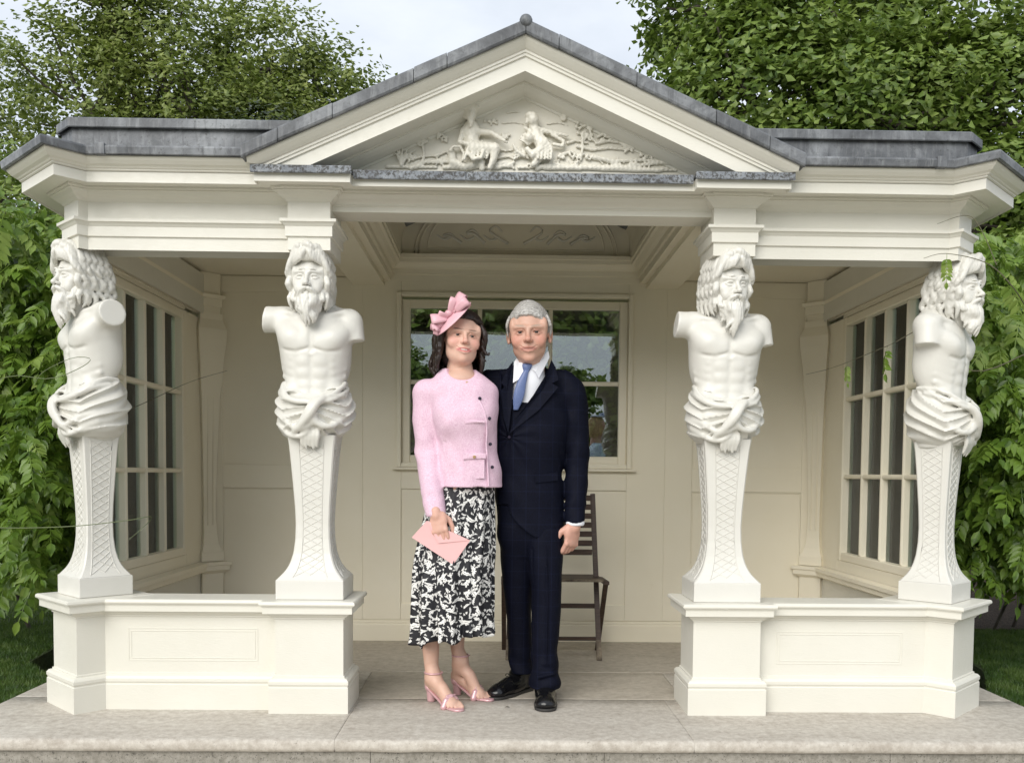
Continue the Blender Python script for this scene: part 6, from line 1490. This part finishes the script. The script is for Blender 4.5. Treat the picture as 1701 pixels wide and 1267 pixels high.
# ------------------------------------------------------------------ stray shoots of the climbers (parts of the wisterias)
wl = bpy.data.objects['wisteria']; wr = bpy.data.objects['wisteria.001']
def shoot(par, pts, r=.0022, m=M['tendril'], r1=.001, nm='tendril'): tube(nm, spline(pts, 26), r, m, par, 6, r1)
shoot(wl, [(-2.62, .2, 1.15), (-2.40, .0, 1.42), (-2.22, -.10, 1.50), (-2.02, -.16, 1.485), (-1.90, -.14, 1.535), (-1.86, -.13, 1.575), (-1.93, -.15, 1.575), (-2.04, -.17, 1.515), (-2.08, -.16, 1.47)])
shoot(wl, [(-2.75, .35, .84), (-2.35, .02, .835), (-1.98, -.10, .85), (-1.75, -.05, .875), (-1.655, .0, .89), (-1.70, -.02, .83), (-1.745, -.03, .79)], .0028)
shoot(wl, [(-2.0, .42, 1.36), (-1.86, .50, 1.44), (-1.68, .60, 1.55), (-1.52, .70, 1.62)], .0026, M['twig'])
shoot(wr, [(2.45, .3, 1.70), (2.12, .15, 1.60), (1.95, .25, 1.80), (1.80, .35, 1.74), (1.62, .55, 1.66), (1.50, .65, 1.63)], .003, M['twig'])
shoot(wr, [(2.35, .1, 1.86), (2.15, -.12, 1.93), (2.02, -.14, 2.03), (1.86, -.10, 2.08), (1.78, -.05, 2.07)], .003, M['twig'])
shoot(wr, [(2.05, -.16, 2.02), (2.0, -.10, 2.20), (1.96, -.05, 2.26), (1.86, -.0, 2.235)], .002, M['twig'])
def place_leaf(par, k, yg, loc, rz, rx, ry, sc):
    o = bpy.data.objects.new('leaf', FMe[k][yg]); COL.objects.link(o); o.parent = par
    o.matrix_local = wbase(par).inverted() @ Matrix.Translation(loc) @ Matrix.Rotation(radians(rz), 4, 'Z') @ Matrix.Rotation(radians(rx), 4, 'X') @ Matrix.Rotation(radians(ry), 4, 'Y') @ Matrix.Scale(sc, 4)
for q in ((wr, 0, 0, (1.80, .35, 1.74), 120, -60, 20, .55), (wr, 1, 1, (1.86, -.10, 2.08), 150, -80, 0, .42), (wr, 3, 1, (2.2, .05, 2.0), -60, -25, 0, .8), (wr, 1, 1, (2.28, .0, 1.80), -80, -30, 0, .9), (wr, 2, 0, (2.38, .1, 1.55), -100, -40, 0, .9), (wr, 4, 1, (1.55, .6, 2.62), 70, 30, 0, .6), (wr, 0, 1, (1.5, .6, 2.62), 110, 50, 20, .5),
          (wr, 2, 1, (1.66, .50, 1.675), 140, -70, 10, .32), (wl, 3, 1, (-2.28, .0, 2.24), 60, -55, 0, .9), (wl, 1, 1, (-2.32, .1, 2.02), 100, -40, 0, 1.0), (wl, 0, 1, (-2.42, .2, 1.78), 80, -35, 10, 1.1), (wl, 2, 0, (-2.40, .15, 1.4), 110, -45, 0, 1.0)): place_leaf(*q)
# a dry leaf on the stone in front of the couple
lf = from_py('fallen_leaf', [(-.012, 0, .004), (0, -.007, .010), (.014, 0, .005), (0, .008, .009), (-.012, 0, .003), (0, -.007, .009), (.014, 0, .004), (0, .008, .008)], [(0, 1, 3), (1, 2, 3), (4, 7, 5), (5, 7, 6)])
o = link('fallen_leaf', lf, M['twig']); o.location = (-.05, .12, 0); tag(o, 'tiny dry brown leaf on the stone between the two pairs of shoes', 'leaf')

# ------------------------------------------------------------------ guest standing near the camera, seen only as a reflection in the back window
gx, gy = 1.16, -3.65; gst = empty('person', (gx, gy, -.11), 'blond guest in pale blue dress and blue flowered hat, mirrored in the window', 'person')
M['blue_dress'] = mat('pale_blue_dress', (.50, .62, .75), .7); M['hat_blue'] = mat('pale_blue_petals', (.55, .62, .80), .6)
GZ = -.11; body = Sdf(); hsg = 1.05; GC = np.array((gx+.02, gy, 1.70)); GR = rotm(0, 0, 95)
body.loft([(.75, gx, gy, .10, .15), (.95, gx, gy, .11, .15), (1.2, gx, gy, .10, .14), (1.42, gx, gy, .09, .15), (1.50, gx, gy, .06, .08)], .02); body.line([(gx, gy, 1.46), (gx+.01, gy, 1.60)], [.05, .045], .02)
for s in (-1, 1):
    body.line([(gx, gy+s*.08, .80), (gx+.02, gy+s*.08, .40), (gx, gy+s*.08, GZ+.08)], [.08, .05, .035], .02); body.line([(gx, gy+s*.08, GZ+.05), (gx+.14, gy+s*.09, GZ+.03)], [.035, .028], .02)
    body.line([(gx, gy+s*.17, 1.42), (gx+.02, gy+s*.20, 1.17), (gx+.22, gy+s*.08, 1.30 if s > 0 else 1.20)], [.045, .036, .024], .02)
bv, bq = body.mesh(.009); fv = (_st['f'][0]*hsg) @ GR.T+GC
hg1 = place(v2, f2, rotm(90, 0, -90), (gx+.22, gy+.08, 1.30), .95); hg2 = place(v2, f2, rotm(90, 0, -90), (gx+.22, gy-.08, 1.20), .95, True)
V, F = join_np([(bv, bq), (fv, _st['f'][1]), hg1, hg2]); me = from_np('body', V, F, True); setcol(me, np.tile((.62, .38, .29), (len(V), 1))); link('body', me, M['skin'], gst)
eyes(gst, GC, GR, hsg)
s = Sdf(); s.loft([(.28, gx, gy, .20, .24), (.70, gx, gy, .16, .20), (1.0, gx, gy, .125, .165), (1.2, gx, gy, .115, .155), (1.42, gx, gy, .105, .175), (1.50, gx, gy, .07, .10)], .02, fold=lambda p, x, y, z: .008*np.sin(np.arctan2(x, y)*11)*np.clip((1.0-z)*2, 0, 1))
for q in (-1, 1): s.line([(gx, gy+q*.16, 1.43), (gx+.02, gy+q*.195, 1.20)], [.060, .052], .02)
sculpt('dress', s, .008, M['blue_dress'], gst)
h = Sdf(); h.ell((0, .03, .042), (.086, .10, .09), .01); h.ell((0, .06, -.05), (.085, .06, .10), .02); h.ell((0, -.10, -.02), (.07, .08, .085), .01, sub=True)
for x in (-1, 1):
    for i in range(7): lock(h, [(x*.08, -.03+.022*i, .05), (x*.09, -.03+.022*i, -.03), (x*.085, -.02+.022*i, -.13)], .014, .005, 8, .3)
sculpt('hair', h, .004, M['hair_blond'], gst, R=GR, T=GC, sc=hsg)
h = Sdf(); h.ell((0, .0, .118), (.10, .11, .014), .006)
for i in range(16): a = i*.8; h.ell((.04*cos(a)*(i/16)+.03, -.05+.05*sin(a)*(i/16), .135+.02*sin(i*2.1)), (.022, .022, .009), .003, rotm(30*sin(i), 30*cos(i*1.7), 0))
sculpt('hat', h, .0045, M['hat_blue'], gst, R=GR, T=GC, sc=hsg)
ph = empty('phone', (gx+.33, gy, 1.30), 'small dark phone held up by the guest mirrored in the window', 'phone')
box('phone_body', gx+.325, gx+.335, gy-.04, gy+.04, 1.22, 1.38, M['button'], ph, .003)
